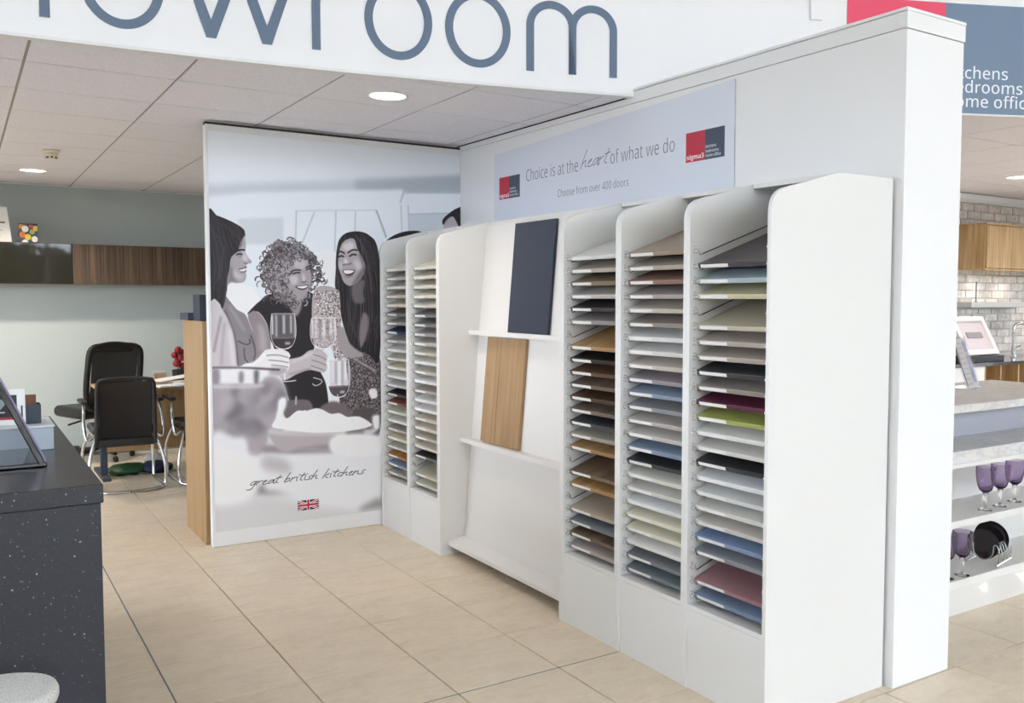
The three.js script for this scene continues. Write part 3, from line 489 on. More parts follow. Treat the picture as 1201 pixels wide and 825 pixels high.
{
  const x0 = 1.183, x1 = 2.782, zf = -5.53, cx = (x0 + x1) / 2, mt = canvasTex(900, 1311, mural);
  const p = thing('mural_panel', 'tall white panel printed with a grey photograph of women laughing over wine', 'display panel', [cx, 0, zf - 0.03]);
  part('core_board', bx(x0 - cx, x1 - cx, 0, 2.425, -0.03, 0.022, 0.002), M.panel, p);
  part('edge_trim', [bx(x0 - cx, x0 + 0.014 - cx, 0.001, 2.43, 0.0225, 0.03, 0.002), bx(x0 + 0.014 - cx, x1 - cx, 2.394, 2.43, 0.0225, 0.03, 0.002), bx(x0 + 0.014 - cx, x1 - cx, 0.001, 0.09, 0.0225, 0.03, 0.002)], M.panel, p);
  part('painted_gap_shade', bx(x0 - cx, x1 - cx, 2.4305, 2.442, -0.02, 0.028), M.black, p, 'dark strip along the top edge');  // black bar in place of the shaded gap above the panel
  const g = new THREE.BoxGeometry(1.586, 2.31, 0.003); g.translate(1.198 + 0.793 - cx, 1.245, 0.0245);
  const pr = part('mural_print', g, [M.panel, M.panel, M.panel, M.panel, std('#ffffff', 0.6, { map: mt }), M.panel], p, 'grey photographic print of laughing women with wine glasses, small flag below');
  const u = thing('oak_end_unit', 'tall narrow oak-faced end unit behind the left edge of the mural panel', 'cupboard', [1.165, 0, -5.87]);
  part('end_panel', bx(0, 0.018, 0, 1.31, -0.29, 0.255, 0.001), M.beech, u); part('front_edge', bx(0.018, 0.3, 0, 1.31, 0.237, 0.255, 0.001), M.beech, u); part('carcase', bx(0.019, 0.6, 0, 1.29, -0.29, 0.236), M.beech, u); part('top', bx(0.019, 0.6, 1.291, 1.31, -0.29, 0.236, 0.001), M.beech, u);
  const s1 = thing('card_reader_box', 'upright slate grey box standing on the oak end unit beside the mural', 'box', [1.235, 1.311, -5.8]); part('body', bx(-0.065, 0.12, 0, 0.155, -0.08, 0.1, 0.004), M.slate, s1); part('rim', bx(-0.066, 0.121, 0.142, 0.148, -0.081, 0.101, 0.001), M.slate, s1); part('indicator', cyl(0, 0, 0.002, 0, 0.005, 0.005, 10).rotateX(Math.PI / 2).translate(0.02, 0.025, 0.1), M.paper, s1, 'tiny white indicator');
  const s2 = thing('slate_tray', 'low slate grey tray lying at the rear of the oak end unit', 'tray', [1.215, 1.311, -6.02]); part('base', bx(-0.07, 0.1, 0, 0.006, -0.12, 0.12), M.slate, s2); part('rim', [bx(-0.07, -0.062, 0.006, 0.042, -0.12, 0.12), bx(0.092, 0.1, 0.006, 0.042, -0.12, 0.12), bx(-0.062, 0.092, 0.006, 0.042, -0.12, -0.112), bx(-0.062, 0.092, 0.006, 0.042, 0.112, 0.12)], M.slate, s2);
}

// ------------------------------------------------------------------ the run of six white units along the partition
const FRONT = 2.207, PITCH = 0.42, TILT = THREE.MathUtils.degToRad(19.6), SLOT = 0.0555, SLOT0 = 1.617;
function sideProfile(xb) {                                  // outline of a side panel in x,y
  const s = new THREE.Shape(); s.moveTo(FRONT, 0); s.lineTo(xb, 0); s.lineTo(xb, 1.886); s.lineTo(FRONT + 0.325, 1.886);
  s.lineTo(FRONT + 0.06, 1.815); s.quadraticCurveTo(FRONT + 0.002, 1.797, FRONT, 1.735); s.lineTo(FRONT, 0); return s;
}
function sidePanel(xb, z0, z1) { const g = new THREE.ExtrudeGeometry(sideProfile(xb), { depth: z1 - z0 - 0.003, bevelEnabled: true, bevelThickness: 0.0015, bevelSize: 0.0015, bevelOffset: -0.0015, bevelSegments: 2, curveSegments: 12 }); g.translate(0, 0, z0 + 0.0015); return g; }
const unitAt = (z) => ({ xb: fx(z) - 0.006 });
// a wire runner: hook at the front, then a long rod climbing to the back
function runner(sign) {
  const pts = [[FRONT + 0.018, 0.02, 0.001], [FRONT + 0.024, 0.021, 0.006], [FRONT + 0.026, 0.017, 0.012], [FRONT + 0.03, 0.002, 0.0125], [FRONT + 0.036, -0.0075, 0.0125], [FRONT + 0.05, -0.0045, 0.012]];
  const ring = new THREE.TorusGeometry(0.0078, 0.0017, 6, 16); ring.rotateY(-0.8); ring.translate(FRONT + 0.0185, 0.004, 0.0085 * sign);
  const hook = merge([tube(pts.map(([x, y, z]) => [x, y, z * sign]), 0.0018, 14, 6), ring]);
  const a = [FRONT + 0.049, -0.0048, 0.012 * sign], L = 0.51, b = [a[0] + L * Math.cos(TILT), a[1] + L * Math.sin(TILT), a[2]];
  return [hook, merge([bar(a, b, 0.0022, 5), bar(b, [b[0], b[1], 0.001 * sign], 0.0022, 5)])];
}
const runL = runner(1), runR = runner(-1);
function sampleRack(zc, label) {
  const { xb } = unitAt(zc - PITCH / 2), t = thing('sample_rack', label, 'sample rack', [(FRONT + xb) / 2, 0, zc], 0), ox = -(FRONT + xb) / 2;
  const put = (name, g, m) => part(name, Array.isArray(g) ? g.map((q) => q.translate(ox, 0, 0)) : g.translate(ox, 0, 0), m, t);
  const h = PITCH / 2;
  put('side_panel', sidePanel(xb, -h, -h + 0.018), M.white); put('side_panel', sidePanel(xb, h - 0.018, h), M.white);
  put('back_panel', bx(xb - 0.012, xb - 0.002, 0, 1.866, -h + 0.0185, h - 0.0185), M.white);
  put('top_panel', bx(FRONT + 0.315, xb - 0.002, 1.867, 1.884, -h + 0.0185, h - 0.0185, 0.001), M.white);
  put('plinth_panel', bx(FRONT + 0.003, FRONT + 0.021, 0, 0.298, -h + 0.0185, h - 0.0185, 0.001), M.white);
  put('plinth_shelf', bx(FRONT + 0.004, xb - 0.013, 0.2985, 0.316, -h + 0.0185, h - 0.0185, 0.001), M.white);
  for (let k = 0; k < 24; k++) { const y = SLOT0 - k * SLOT; for (const [g, z] of [[runL, -h + 0.018], [runR, h - 0.018]]) { part('wire_hook', g[0], M.chrome, t).position.set(ox, y, z); part('wire_runner', g[1], M.wire, t).position.set(ox, y, z); } }
  return t;
}
// door samples: a board with its paper label on the front edge
const SW2 = 0.374, SD = 0.51, ST = 0.019;
const boardGeo = (() => { const g = new RoundedBoxGeometry(SD, ST, SW2, 2, 0.003); g.translate(SD / 2, ST / 2 + 0.001, 0); return uvm(g); })();
const boardGeoU = (() => { const g = boardGeo.clone(), uv = g.attributes.uv; for (let i = 0; i < uv.count; i++) uv.setXY(i, uv.getY(i), uv.getX(i)); return g; })();
const labelGeo = new RoundedBoxGeometry(0.0012, 0.0125, 0.142, 1, 0.0003).translate(-0.0006, 0.0105, -0.098);
const NTH = 'first second third fourth fifth sixth seventh eighth ninth tenth eleventh twelfth thirteenth fourteenth fifteenth sixteenth seventeenth eighteenth nineteenth twentieth twenty-first twenty-second twenty-third twenty-fourth'.split(' ');
const sampleMats = new Map();
function sampleMat(col) {
  if (sampleMats.has(col)) return sampleMats.get(col);
  let m; if (col[0] === '~') { const [, kind, tint] = col.split('~'); m = std(tint, 0.5, { map: scaled(T[kind], 0.5, 1.6) }); } else m = std(col, 0.38);
  sampleMats.set(col, m); return m;
}
function fill(zc, where, group, list) {
  list.forEach((s, k) => {
    if (!s) return; const [kind, col] = s.split('|');
    const t = thing('door_sample', `${kind} door sample, ${NTH[k]} slot down in ${where}`, 'door sample', [FRONT + 0.036, SLOT0 - 0.005 - k * SLOT, zc], 0, group); t.rotation.z = TILT;
    const b = part('board', col[0] === '~' ? boardGeoU : boardGeo, sampleMat(col), t); part('label_strip', labelGeo, M.label, b, 'white label strip');
  });
}
const Zc = [-5.304, -4.884, -3.197, -2.777, -2.357];
sampleRack(Zc[0], 'narrow white sample rack in the far corner, touching the mural panel'); sampleRack(Zc[1], 'white sample rack second from the mural panel, left of the sloping display unit');
sampleRack(Zc[2], 'white sample rack immediately right of the sloping display unit with the navy board'); sampleRack(Zc[3], 'white sample rack in the middle of the three near racks'); sampleRack(Zc[4], 'white sample rack nearest the viewer with the broad blank side panel');
fill(Zc[0], 'the far corner rack by the mural', 'door samples in the far corner rack', ['off-white|#d8d3c8', 'grey|#bcb8b0', 'off-white|#d6d2c8', 'beige|#c2b9a6', 'cream|#d9d2bd', 'dark grey|#75726f', 'mid grey|#9a9792', 'navy|#2c3a55', 'stone|#b2ada5', 'white|#d9d7d1', 'sage white|#cbcabb', 'ivory|#d2cbb4', 'white|#dcd9d3', 'pale grey|#c4c0b9', 'black|#2a2728', 'red-brown|#7b4436', 'pale green|#cdcdb6', 'white|#d8d6d0', 'stone grey|#a8a196', 'cream|#d8d0b8', 'sage grey|#bcbcaa', 'orange oak|~oak~#e6c090', 'blue-grey|#8292a8', 'stone|#aca798']);
fill(Zc[1], 'the rack second from the mural', 'door samples in the rack second from the mural', ['ivory|#e0d9c6', 'cream|#ded7c4', 'cream|#dcd6c6', 'ivory|#ddd6c2', 'pale stone|#cec8ba', 'dark grey|#74706e', 'slate grey|#807d7b', 'warm grey|#9e978f', 'light grey|#b9b4ab', 'beige|#c8c0ae', 'white|#dad8d2', 'stone|#bfb8aa', 'white|#dedcd7', 'taupe|#a69c90', 'white|#dbd9d4', 'white|#dddbd6', 'beige|#c2b8a5', 'cream|#cfc7b5', 'stone|#b8b0a1', 'cream|#d0c8b6', 'black|#343434', null, 'pale olive|#c3bea6', 'pale green|#c5c3ae']);
fill(Zc[2], 'the rack right of the navy board', 'door samples in the left of the three near racks', ['pale grey|#d7d6d3', 'stone grey|#aca295', 'olive brown|#82735e', 'light grey|#bab2ab', 'black|#2b282c', 'mid grey|#928b88', null, 'light oak|~oak~#e0d6c8', 'black oak|~darkwood~#3a3634', 'dark brown|~darkwood~#b69c8a', 'grey wood|~darkwood~#cccaca', 'dark walnut|~walnut~#d8c0a8', 'slate wood|~darkwood~#d4d6da', 'charcoal|#34363c', 'greige|#999386', 'tan oak|~oak~#c8bdae', null, 'taupe|~darkwood~#dcd2c8', 'golden oak|~oak~#d8ccba', null, 'beige|#ada08d', 'slate|#6f757b', 'grey brown|~darkwood~#d8d4cc', 'pale taupe|#aca299']);
fill(Zc[3], 'the middle one of the three near racks', 'door samples in the middle of the three near racks', ['brown-edged grey|#9a8a78', 'greige|#ada495', 'rosy brown|#8d6e64', 'grey|#a39b97', 'greige|#bab1a4', 'taupe|#8f857c', 'white|#d8d6d3', 'white|#d5d2cd', 'pale greige|#c0b7ac', 'mauve grey|#8f868a', 'blue-grey|#8391a4', 'mid grey|#85878a', 'stone|#b1aaa2', 'pale grey|#bfb9b3', 'blue|#7c8ba0', 'black|#303236', 'ivory|#d6d5c8', 'pale grey|#cfccc5', 'white|#dfe1df', 'cream|#dcd8c2', 'cream|#dad5bf', 'white|#e2e1dd', 'slate grey|#75797e', 'slate green|#707a7e']);
fill(Zc[4], 'the front rack beside the broad end panel', 'door samples in the rack nearest the viewer', [null, 'plum black|#463e46', 'duck-egg blue|#a6b6ba', 'cream|#c6bf9c', null, 'putty|#bcb5a0', 'taupe|#aba197', 'taupe|#a89e92', 'black|#38393c', 'brown-grey|#8e857c', 'burgundy|#57263b', 'lime green|#9a9f55', 'white|#d8d7d4', 'warm white|#cdc9c1', 'black|#2f3134', 'white|#d9dadb', 'pale grey|#cfcfcc', 'warm white|#d1cfc8', 'pale greige|#c4beb5', 'blue|#788caa', 'steel grey|#85898e', null, 'dusky pink|#9a7377', 'denim blue|#76879f']);
// sloping display unit with three ledges
{
  const z0 = -4.674 + 0.0005, z1 = -3.407 - 0.0005, zc = (z0 + z1) / 2, xb = fx(z0) - 0.006, h = (z1 - z0) / 2, ox = -(FRONT + xb) / 2;
  const t = thing('display_unit', 'white display unit with a sloping back board and three ledges between the racks', 'display unit', [-ox, 0, zc]);
  const put = (name, g, m) => part(name, g.translate(ox, 0, 0), m, t);
  put('side_panel', sidePanel(xb, -h, -h + 0.018), M.whiteWarm); put('side_panel', sidePanel(xb, h - 0.018, h), M.whiteWarm);
  const XB = 2.352, XT = 2.508, Y0 = 0.06, Y1 = 1.862, slope = (XT - XB) / (Y1 - Y0), at = (y) => XB + (y - Y0) * slope;
  put('back_board', prism([[at(Y0), Y0], [at(Y0) + 0.018, Y0], [at(Y1) + 0.018, Y1], [at(Y1), Y1]], -h + 0.0185, h - 0.0185, 0.0005), M.whiteWarm);
  put('top_panel', bx(FRONT + 0.31, xb - 0.002, 1.864, 1.882, -h + 0.0185, h - 0.0185, 0.001), M.whiteWarm);
  const led = [[0.655, 0.065], [1.262, 0.062]];
  for (const [y, w] of led) { const x = at(y) - 0.0008; put('ledge', prism([[x - w, y - 0.018], [x, y - 0.018], [x, y], [x - w, y]], -h + 0.0185, h - 0.0185, 0.001), M.whiteWarm); put('ledge_lip', prism([[x - w - 0.003, y - 0.018], [x - w - 0.0003, y - 0.018], [x - w - 0.0003, y + 0.006], [x - w - 0.003, y + 0.006]], -h + 0.0185, h - 0.0185), M.whiteWarm); }
  { const y = 0.085, x = at(y) - 0.0008, w = 0.1; put('ledge', prism([[x - w, y - 0.03], [x, y - 0.012], [x, y + 0.012], [x - w, y - 0.008]], -h + 0.0185, h - 0.0185, 0.001), M.whiteWarm); }
  // boards leaning on the ledges
  const lean = Math.atan(slope);
  const lay = (name, label, zA, zB, yb, len, mat, th) => { const b = thing(name, label, 'sample board', [at(yb) - 0.0012, yb + 0.003, (zA + zB) / 2]); b.rotation.z = -lean; const g = uvm(new RoundedBoxGeometry(th, len, zB - zA, 2, 0.002)); g.translate(-th / 2, len / 2, 0); part('board', g, mat, b); return b; };
  const nb = lay('navy_board', 'dark navy door sample leaning on the upper ledge of the sloping display', -4.296, -3.893, 1.262, 0.585, M.navy, 0.018);
  const ob = lay('oak_board', 'knotty light oak door sample leaning on the middle ledge', -4.511, -4.096, 0.655, 0.578, M.knotty, 0.018);
  part('plank_joint', new THREE.BoxGeometry(0.0008, 0.57, 0.0018).translate(-0.0183, 0.29, -0.05), M.walnut, ob);
}

// ------------------------------------------------------------------ dark counter on the left with what stands on it
{
  const t = thing('reception_counter', 'dark speckled counter with an overhanging worktop at the left edge of the picture', 'counter', [-0.55, 0, -3.78]);
  const W = (a) => a + 0.55, Zz = (a) => a + 3.78;
  part('worktop', bx(W(-1.45), W(0.325), 0.866, 0.92, Zz(-4.68), Zz(-2.878), 0.004), M.counter, t);
  part('front_panel', bx(W(-1.42), W(0.318), 0.01, 0.8655, Zz(-2.91), Zz(-2.884), 0.002), M.counterSide, t);
  part('side_panel', bx(W(0.29), W(0.317), 0.01, 0.8655, Zz(-4.66), Zz(-2.9105), 0.002), M.counterSide, t); part('side_panel', bx(W(-1.42), W(-1.395), 0.01, 0.8655, Zz(-4.66), Zz(-2.9105), 0.002), M.counterSide, t);
  part('back_panel', bx(W(-1.394), W(0.289), 0.01, 0.8655, Zz(-4.66), Zz(-4.63)), M.counterSide, t); part('plinth', bx(W(-1.38), W(0.28), 0, 0.0095, Zz(-4.62), Zz(-2.93)), M.black, t);
  // a leaning screen seen almost edge on
  const d = thing('leaning_screen', 'dark leaning screen on a flat base, seen nearly edge-on at the left picture edge', 'screen', [0.06, 0.92, -3.45]);
  part('base_plate', bx(-0.22, 0.155, 0, 0.014, -0.17, 0.185, 0.005), M.blackGloss, d);
  const sc = new THREE.Group(); const a = Math.atan2(0.115, 0.266);
  const body = bx(-0.018, 0, 0, 0.36, -0.165, 0.185, 0.004); body.rotateZ(a); body.translate(0.15, 0.012, 0); part('screen_body', body, M.blackGloss, d);
  const rim = bx(0.0003, 0.006, 0.004, 0.352, -0.16, 0.182, 0.002); rim.rotateZ(a); rim.translate(0.15, 0.012, 0); part('screen_bezel', rim, std('#8f86a8', 0.4), d, 'pale violet bezel');
  const strut = bx(-0.012, 0, 0, 0.2, -0.03, 0.03, 0.003); strut.rotateZ(-0.45); strut.translate(-0.07, 0.0125, -0.02); part('strut', strut, M.blackGloss, d);
  // pale storage box with a lid, and what stands on it
  const b = thing('storage_box', 'pale grey storage box with a flat lid on the dark counter', 'box', [0.03, 0.92, -3.78]);
  part('body', bx(-0.23, 0.232, 0, 0.077, -0.13, 0.138, 0.003), std('#b9c3cc', 0.45), b); part('lid', bx(-0.233, 0.236, 0.0775, 0.085, -0.133, 0.142, 0.002), std('#dfe3e6', 0.3), b);
  const ft = canvasTex(128, 180, (c, w, h) => { c.fillStyle = '#f1f2f2'; c.fillRect(0, 0, w, h); c.fillStyle = '#23252b'; c.fillRect(14, 22, w - 28, h - 58); c.fillStyle = '#8f9aa0'; c.beginPath(); c.moveTo(60, 30); c.lineTo(90, 60); c.lineTo(70, 110); c.fill(); c.fillStyle = '#e9ecec'; c.fillRect(30, 96, 40, 8); c.fillRect(24, 114, 60, 6); c.fillStyle = '#b02b36'; c.fillRect(14, h - 36, w - 28, 14); });
  const f = thing('framed_leaflet', 'small white framed leaflet standing on the pale storage box', 'leaflet', [0.1, 1.005, -3.7]); f.rotation.x = -0.12;
  part('frame', [bx(-0.085, 0.083, 0, 0.006, -0.012, 0.004), bx(-0.085, -0.077, 0.006, 0.118, -0.012, 0.004), bx(0.075, 0.083, 0.006, 0.118, -0.012, 0.004), bx(-0.085, 0.083, 0.118, 0.124, -0.012, 0.004)], M.paper, f);
  const fg = new THREE.BoxGeometry(0.152, 0.112, 0.003); fg.translate(-0.001, 0.062, -0.004); part('leaflet', fg, std('#ffffff', 0.5, { map: ft }), f);
  const cb = thing('card_box', 'small dark grey card box on the pale storage box', 'box', [0.2, 1.005, -3.75]); part('tray', [bx(-0.03, 0.03, 0, 0.003, -0.045, 0.045), bx(-0.03, 0.03, 0.003, 0.066, 0.042, 0.045), bx(-0.03, 0.03, 0.003, 0.066, -0.045, -0.042), bx(-0.03, -0.027, 0.003, 0.066, -0.0418, 0.0418), bx(0.027, 0.03, 0.003, 0.066, -0.0418, 0.0418)], M.slate, cb);
  const cards = thing('brown_cards', 'stack of brown cards standing in the small dark grey box', 'cards', [0.196, 1.008, -3.765]); for (let k = 0; k < 5; k++) part('card', bx(-0.022, 0.022, 0, 0.084 + k * 0.003, -0.018 + k * 0.008, -0.014 + k * 0.008), std(['#7a5540', '#8c6248', '#6b4a38', '#e6e4df', '#7d573f'][k], 0.7), cards);
  const s = thing('round_stool', 'small round stool with a pale speckled top at the bottom left corner', 'stool', [0.045, 0, -2.555]);
  part('seat', new THREE.LatheGeometry([[0.001, 0.462], [0.12, 0.462], [0.131, 0.466], [0.134, 0.476], [0.134, 0.488], [0.13, 0.498], [0.12, 0.502], [0.001, 0.503]].map((p) => new THREE.Vector2(...p)), 56), M.terrazzo, s); { const g = s.children[0].geometry, uv = g.attributes.uv, q = g.attributes.position; for (let i = 0; i < uv.count; i++) uv.setXY(i, q.getX(i), q.getZ(i)); }
  part('column', cyl(0, 0.016, 0.4615, 0, 0.02), M.chrome, s); part('foot', cyl(0, 0, 0.0155, 0, 0.12, 0.1, 40), M.chrome, s);
}

// ------------------------------------------------------------------ office corner at the back
{
  const c = thing('wall_cupboard', 'long brown wall cupboard with a glossy left door and a walnut right door', 'cupboard', [0.6, 0, -9.46]);
  part('carcase', bx(-1.6, 1.75, 1.57, 1.905, -0.165, 0.14), M.walnut, c);
  part('door', bx(-1.6, -0.66, 1.565, 1.92, 0.1405, 0.16, 0.002), M.gloss, c, 'glossy dark brown door'); part('door', bx(-0.656, 0.252, 1.565, 1.92, 0.1405, 0.16, 0.002), M.gloss, c, 'glossy dark brown door');
  part('door', bx(0.256, 1.16, 1.565, 1.92, 0.1405, 0.16, 0.002), M.walnut, c, 'matt walnut door'); part('door', bx(1.164, 1.75, 1.565, 1.92, 0.1405, 0.16, 0.002), M.walnut, c, 'matt walnut door'); part('top_board', bx(-1.6, 1.75, 1.9055, 1.922, -0.165, 0.14, 0.001), M.walnut, c);
  const ct = canvasTex(128, 256, (g, w, h) => { g.fillStyle = '#efece8'; g.fillRect(0, 0, w, h); g.fillStyle = '#6e6a6c'; g.fillRect(10, 108, 96, 12); g.fillRect(10, 136, 72, 12); g.fillStyle = '#c9c3bd'; g.fillRect(10, 166, 86, 8); g.fillRect(10, 190, 60, 5); g.fillRect(10, 205, 80, 5); });
  const k = thing('card_sign', 'white printed card sign leaning at the left end of the cupboard top', 'sign', [0.29, 1.9225, -9.31]); k.rotation.x = -0.1;
  const kg = prism([[-0.16, 0], [0.11, 0], [0.08, 0.3], [-0.16, 0.3]], -0.002, 0.002); { const uv = kg.attributes.uv, q = kg.attributes.position; for (let i = 0; i < uv.count; i++) uv.setXY(i, (q.getX(i) + 0.16) / 0.27, q.getY(i) / 0.3); } part('card', kg, std('#ffffff', 0.8, { map: ct }), k);
  part('rear_flap', bx(-0.15, 0.08, 0, 0.2, -0.03, -0.027), M.paper, k);
  const dt = canvasTex(128, 128, (g, w, h) => { g.fillStyle = '#33505f'; g.fillRect(0, 0, w, h); [['#d9913c', 10, 10, 20], ['#e9e4d6', 42, 32, 24], ['#c9534a', 84, 10, 16], ['#d8bb4f', 116, 26, 20], ['#a7a451', 90, 52, 18], ['#d9743a', 22, 74, 22], ['#dcc33f', 60, 90, 22], ['#dcd6cc', 106, 104, 22], ['#e4e0d8', 40, 130, 22]].forEach(([col, x, y, r]) => { g.fillStyle = col; g.beginPath(); g.arc(x, y, r, 0, 7); g.fill(); }); });
  const d = thing('dotted_box', 'small box with a pattern of coloured dots on the cupboard top', 'box', [0.523, 1.9225, -9.36]);
  const dg = new RoundedBoxGeometry(0.14, 0.155, 0.12, 2, 0.004); dg.translate(0, 0.0775, 0); part('body', dg, std('#ffffff', 0.7, { map: dt }), d); part('lid', bx(-0.068, 0.068, 0.1552, 0.163, -0.058, 0.058, 0.002), std('#33505f', 0.7), d);

  const t = thing('office_desk', 'pale wood office desk covered with papers beyond the black chairs', 'desk', [1.75, 0, -8.29]);
  part('desktop', bx(-0.85, 0.85, 0.702, 0.727, -0.34, 0.34, 0.003), M.beech, t); part('modesty_panel', bx(-0.8, 0.8, 0.215, 0.7015, 0.16, 0.18, 0.001), M.beech, t); part('top_rail', bx(-0.8, 0.8, 0.66, 0.7015, 0.1805, 0.19), M.beech, t);
  for (const x of [-0.82, 0.8]) { part('leg', bx(x - 0.025, x + 0.025, 0.03, 0.7015, 0.1, 0.15, 0.004), M.slate, t); part('foot', bx(x - 0.03, x + 0.03, 0, 0.0295, -0.3, 0.3, 0.006), M.slate, t); }
  const papers = [[-0.24, 0.02, 0.3, 0.4, 0.1, 0], [-0.2, 0.12, -0.6, 0.34, 0.06, 0], [-0.3, 0.26, 0.15, 0.3, 0.0, 2], [-0.17, 0.27, -0.3, 0.3, 0, 3]];
  const says = ['large white sheet of paper tipped up on a heap on the desk', 'white folded paper in the middle of the desk heap', 'white paper lying flat at the front edge of the desk', 'loose white sheet lying askew at the front of the desk'];
  papers.forEach(([x, z, a, w, up, k], i) => { const p = thing('paper', says[i], 'paper', [1.75 + x, 0.7285 + [0.05, 0.03, 0, 0.0125][i], -8.29 + z], a); p.rotation.z = up; part('sheet', bx(-w / 2, w / 2, 0, 0.003 + (i > 1 ? 0.008 : 0), -0.1, 0.1), M.paper, p); });
  const rd = thing('flower_pot', 'small black pot of red flower heads at the rear of the office desk', 'flower pot', [1.565, 0.7275, -8.5]); part('pot', new THREE.LatheGeometry([[0.001, 0], [0.05, 0], [0.055, 0.1], [0.05, 0.1], [0.046, 0.006], [0.001, 0.006]].map((p) => new THREE.Vector2(...p)), 24), M.black, rd);
  for (let i = 0; i < 7; i++) { const g = new THREE.IcosahedronGeometry(0.03, 1); g.translate(Math.cos(i * 2.4) * 0.03, 0.13 + i * 0.024, Math.sin(i * 2.4) * 0.03); part('flower', g, std('#8e1b23', 0.6), rd, 'red flower head'); } part('stem', [0, 2.1, 4.2].map((a) => bar([0, 0.01, 0], [Math.cos(a) * 0.02, 0.2, Math.sin(a) * 0.02], 0.003, 6)), M.black, rd);
  const wb = thing('note_cube', 'small white note box beside the red flowers on the desk', 'box', [1.7, 0.7275, -8.45]); part('body', bx(-0.035, 0.035, 0, 0.07, -0.035, 0.035, 0.003), M.paper, wb); part('lid', bx(-0.036, 0.036, 0.0705, 0.08, -0.036, 0.036, 0.002), M.paper, wb);
  const cup = thing('card_holder', 'small beige box on the desk behind the heap of papers', 'box', [1.42, 0.7275, -8.55]); part('body', bx(-0.05, 0.05, 0, 0.07, -0.03, 0.03, 0.002), std('#b8a08c', 0.7), cup); part('lid', bx(-0.051, 0.051, 0.0705, 0.085, -0.031, 0.031, 0.002), std('#cbb9a5', 0.7), cup);

  // visitor chairs: mesh back in a black frame, chrome tube, floor ring
  const makeVisitor = () => {
    const c2 = thing('visitor_chair', 'black mesh-backed visitor chair with chrome frame, in front of the desk, seen from behind', 'chair', [1.02, 0, -7.75]);
    const zb = 0.15, back = [];
    const tilt = (y) => zb + (y - 0.33) * 0.1;
    const grid = new THREE.PlaneGeometry(0.36, 0.44, 8, 8); { const q = grid.attributes.position; for (let i = 0; i < q.count; i++) { const x = q.getX(i), y = q.getY(i) + 0.6; q.setXYZ(i, x, y, tilt(y) - 0.03 * (1 - (x / 0.2) ** 2)); } grid.computeVertexNormals(); }
    part('back_mesh', uvm(grid), M.mesh, c2);
    part('back_frame', [tube([[-0.2, 0.34, tilt(0.34)], [-0.196, 0.6, tilt(0.6)], [-0.19, 0.8, tilt(0.8)], [-0.15, 0.835, tilt(0.83)], [0, 0.842, tilt(0.84) - 0.02], [0.15, 0.835, tilt(0.83)], [0.19, 0.8, tilt(0.8)], [0.196, 0.6, tilt(0.6)], [0.2, 0.34, tilt(0.34)]], 0.015, 60, 8)], M.black, c2);
    part('back_lower_band', bx(-0.195, 0.195, 0.33, 0.39, zb - 0.012, zb + 0.01, 0.006), M.leather, c2);
    part('seat', bx(-0.22, 0.22, 0.42, 0.475, -0.29, 0.12, 0.024), M.leather, c2);
    const half = (s) => tube([[s * 0.2, 0.41, 0.13], [s * 0.235, 0.3, 0.16], [s * 0.262, 0.16, 0.19], [s * 0.258, 0.05, 0.2], [s * 0.245, 0.016, 0.22], [s * 0.16, 0.0135, 0.3], [0, 0.0135, 0.338]], 0.0125, 44, 8);
    part('rear_leg', half(-1), M.chrome, c2); part('rear_leg', half(1), M.chrome, c2);
    for (const s of [-1, 1]) { part('front_leg', tube([[s * 0.2, 0.412, -0.26], [s * 0.25, 0.25, -0.29], [s * 0.25, 0.04, -0.27], [s * 0.25, 0.0135, -0.22], [s * 0.25, 0.0135, 0.1], [s * 0.248, 0.0135, 0.21]], 0.0125, 40, 8), M.chrome, c2); part('seat_rail', bar([s * 0.205, 0.408, -0.26], [s * 0.205, 0.408, 0.13], 0.0115), M.chrome, c2); }
    for (const s of [-1, 1]) { const arm = part('arm', tube([[s * 0.215, 0.4, 0.08], [s * 0.262, 0.385, 0.09], [s * 0.272, 0.5, 0.06], [s * 0.262, 0.62, -0.02], [s * 0.262, 0.645, -0.08]], 0.0115, 30, 8), M.chrome, c2); const pad = part('arm_pad', bx(s * 0.262 - 0.024, s * 0.262 + 0.024, 0.645, 0.672, -0.24, 0.05, 0.012), M.black, c2); }
    return c2;
  };
  const v1 = makeVisitor(), v2 = v1.clone(); v2.name = numbered('visitor_chair'); v2.position.x += 0.61; v2.rotation.y = 0.04; v2.userData = { label: 'second black visitor chair, mostly hidden, chrome arm and leg showing beside the oak end unit', category: 'chair' }; scene.add(v2);
  // swivel chair with high mesh back, turned to the left
  const e = thing('executive_chair', 'high-backed black swivel chair with mesh back, turned sideways behind the visitor chair', 'chair', [1.08, 0, -8.98], 0.36);
  { const g = new THREE.PlaneGeometry(0.4, 0.5, 8, 8), q = g.attributes.position, fz = (x, y) => 0.02 + 0.1 * Math.sin((y - 0.5) * 2.2) - 0.05 * (1 - (x / 0.22) ** 2) + 0.02; for (let i = 0; i < q.count; i++) { const x = q.getX(i), y = q.getY(i) + 0.75; q.setXYZ(i, x, y, fz(x, y)); } g.computeVertexNormals(); part('back_mesh', uvm(g), M.mesh, e);
    part('back_frame', tube([[-0.16, 0.48, fz(0.2, 0.48)], [-0.225, 0.6, fz(0.2, 0.6)], [-0.23, 0.85, fz(0.2, 0.85)], [-0.21, 1.0, fz(0.2, 1)], [-0.1, 1.03, fz(0.1, 1.03)], [0, 1.04, fz(0, 1.04)], [0.1, 1.03, fz(0.1, 1.03)], [0.21, 1.0, fz(0.2, 1)], [0.23, 0.85, fz(0.2, 0.85)], [0.225, 0.6, fz(0.2, 0.6)], [0.16, 0.48, fz(0.2, 0.48)]], 0.026, 70, 10, true), M.leather, e);
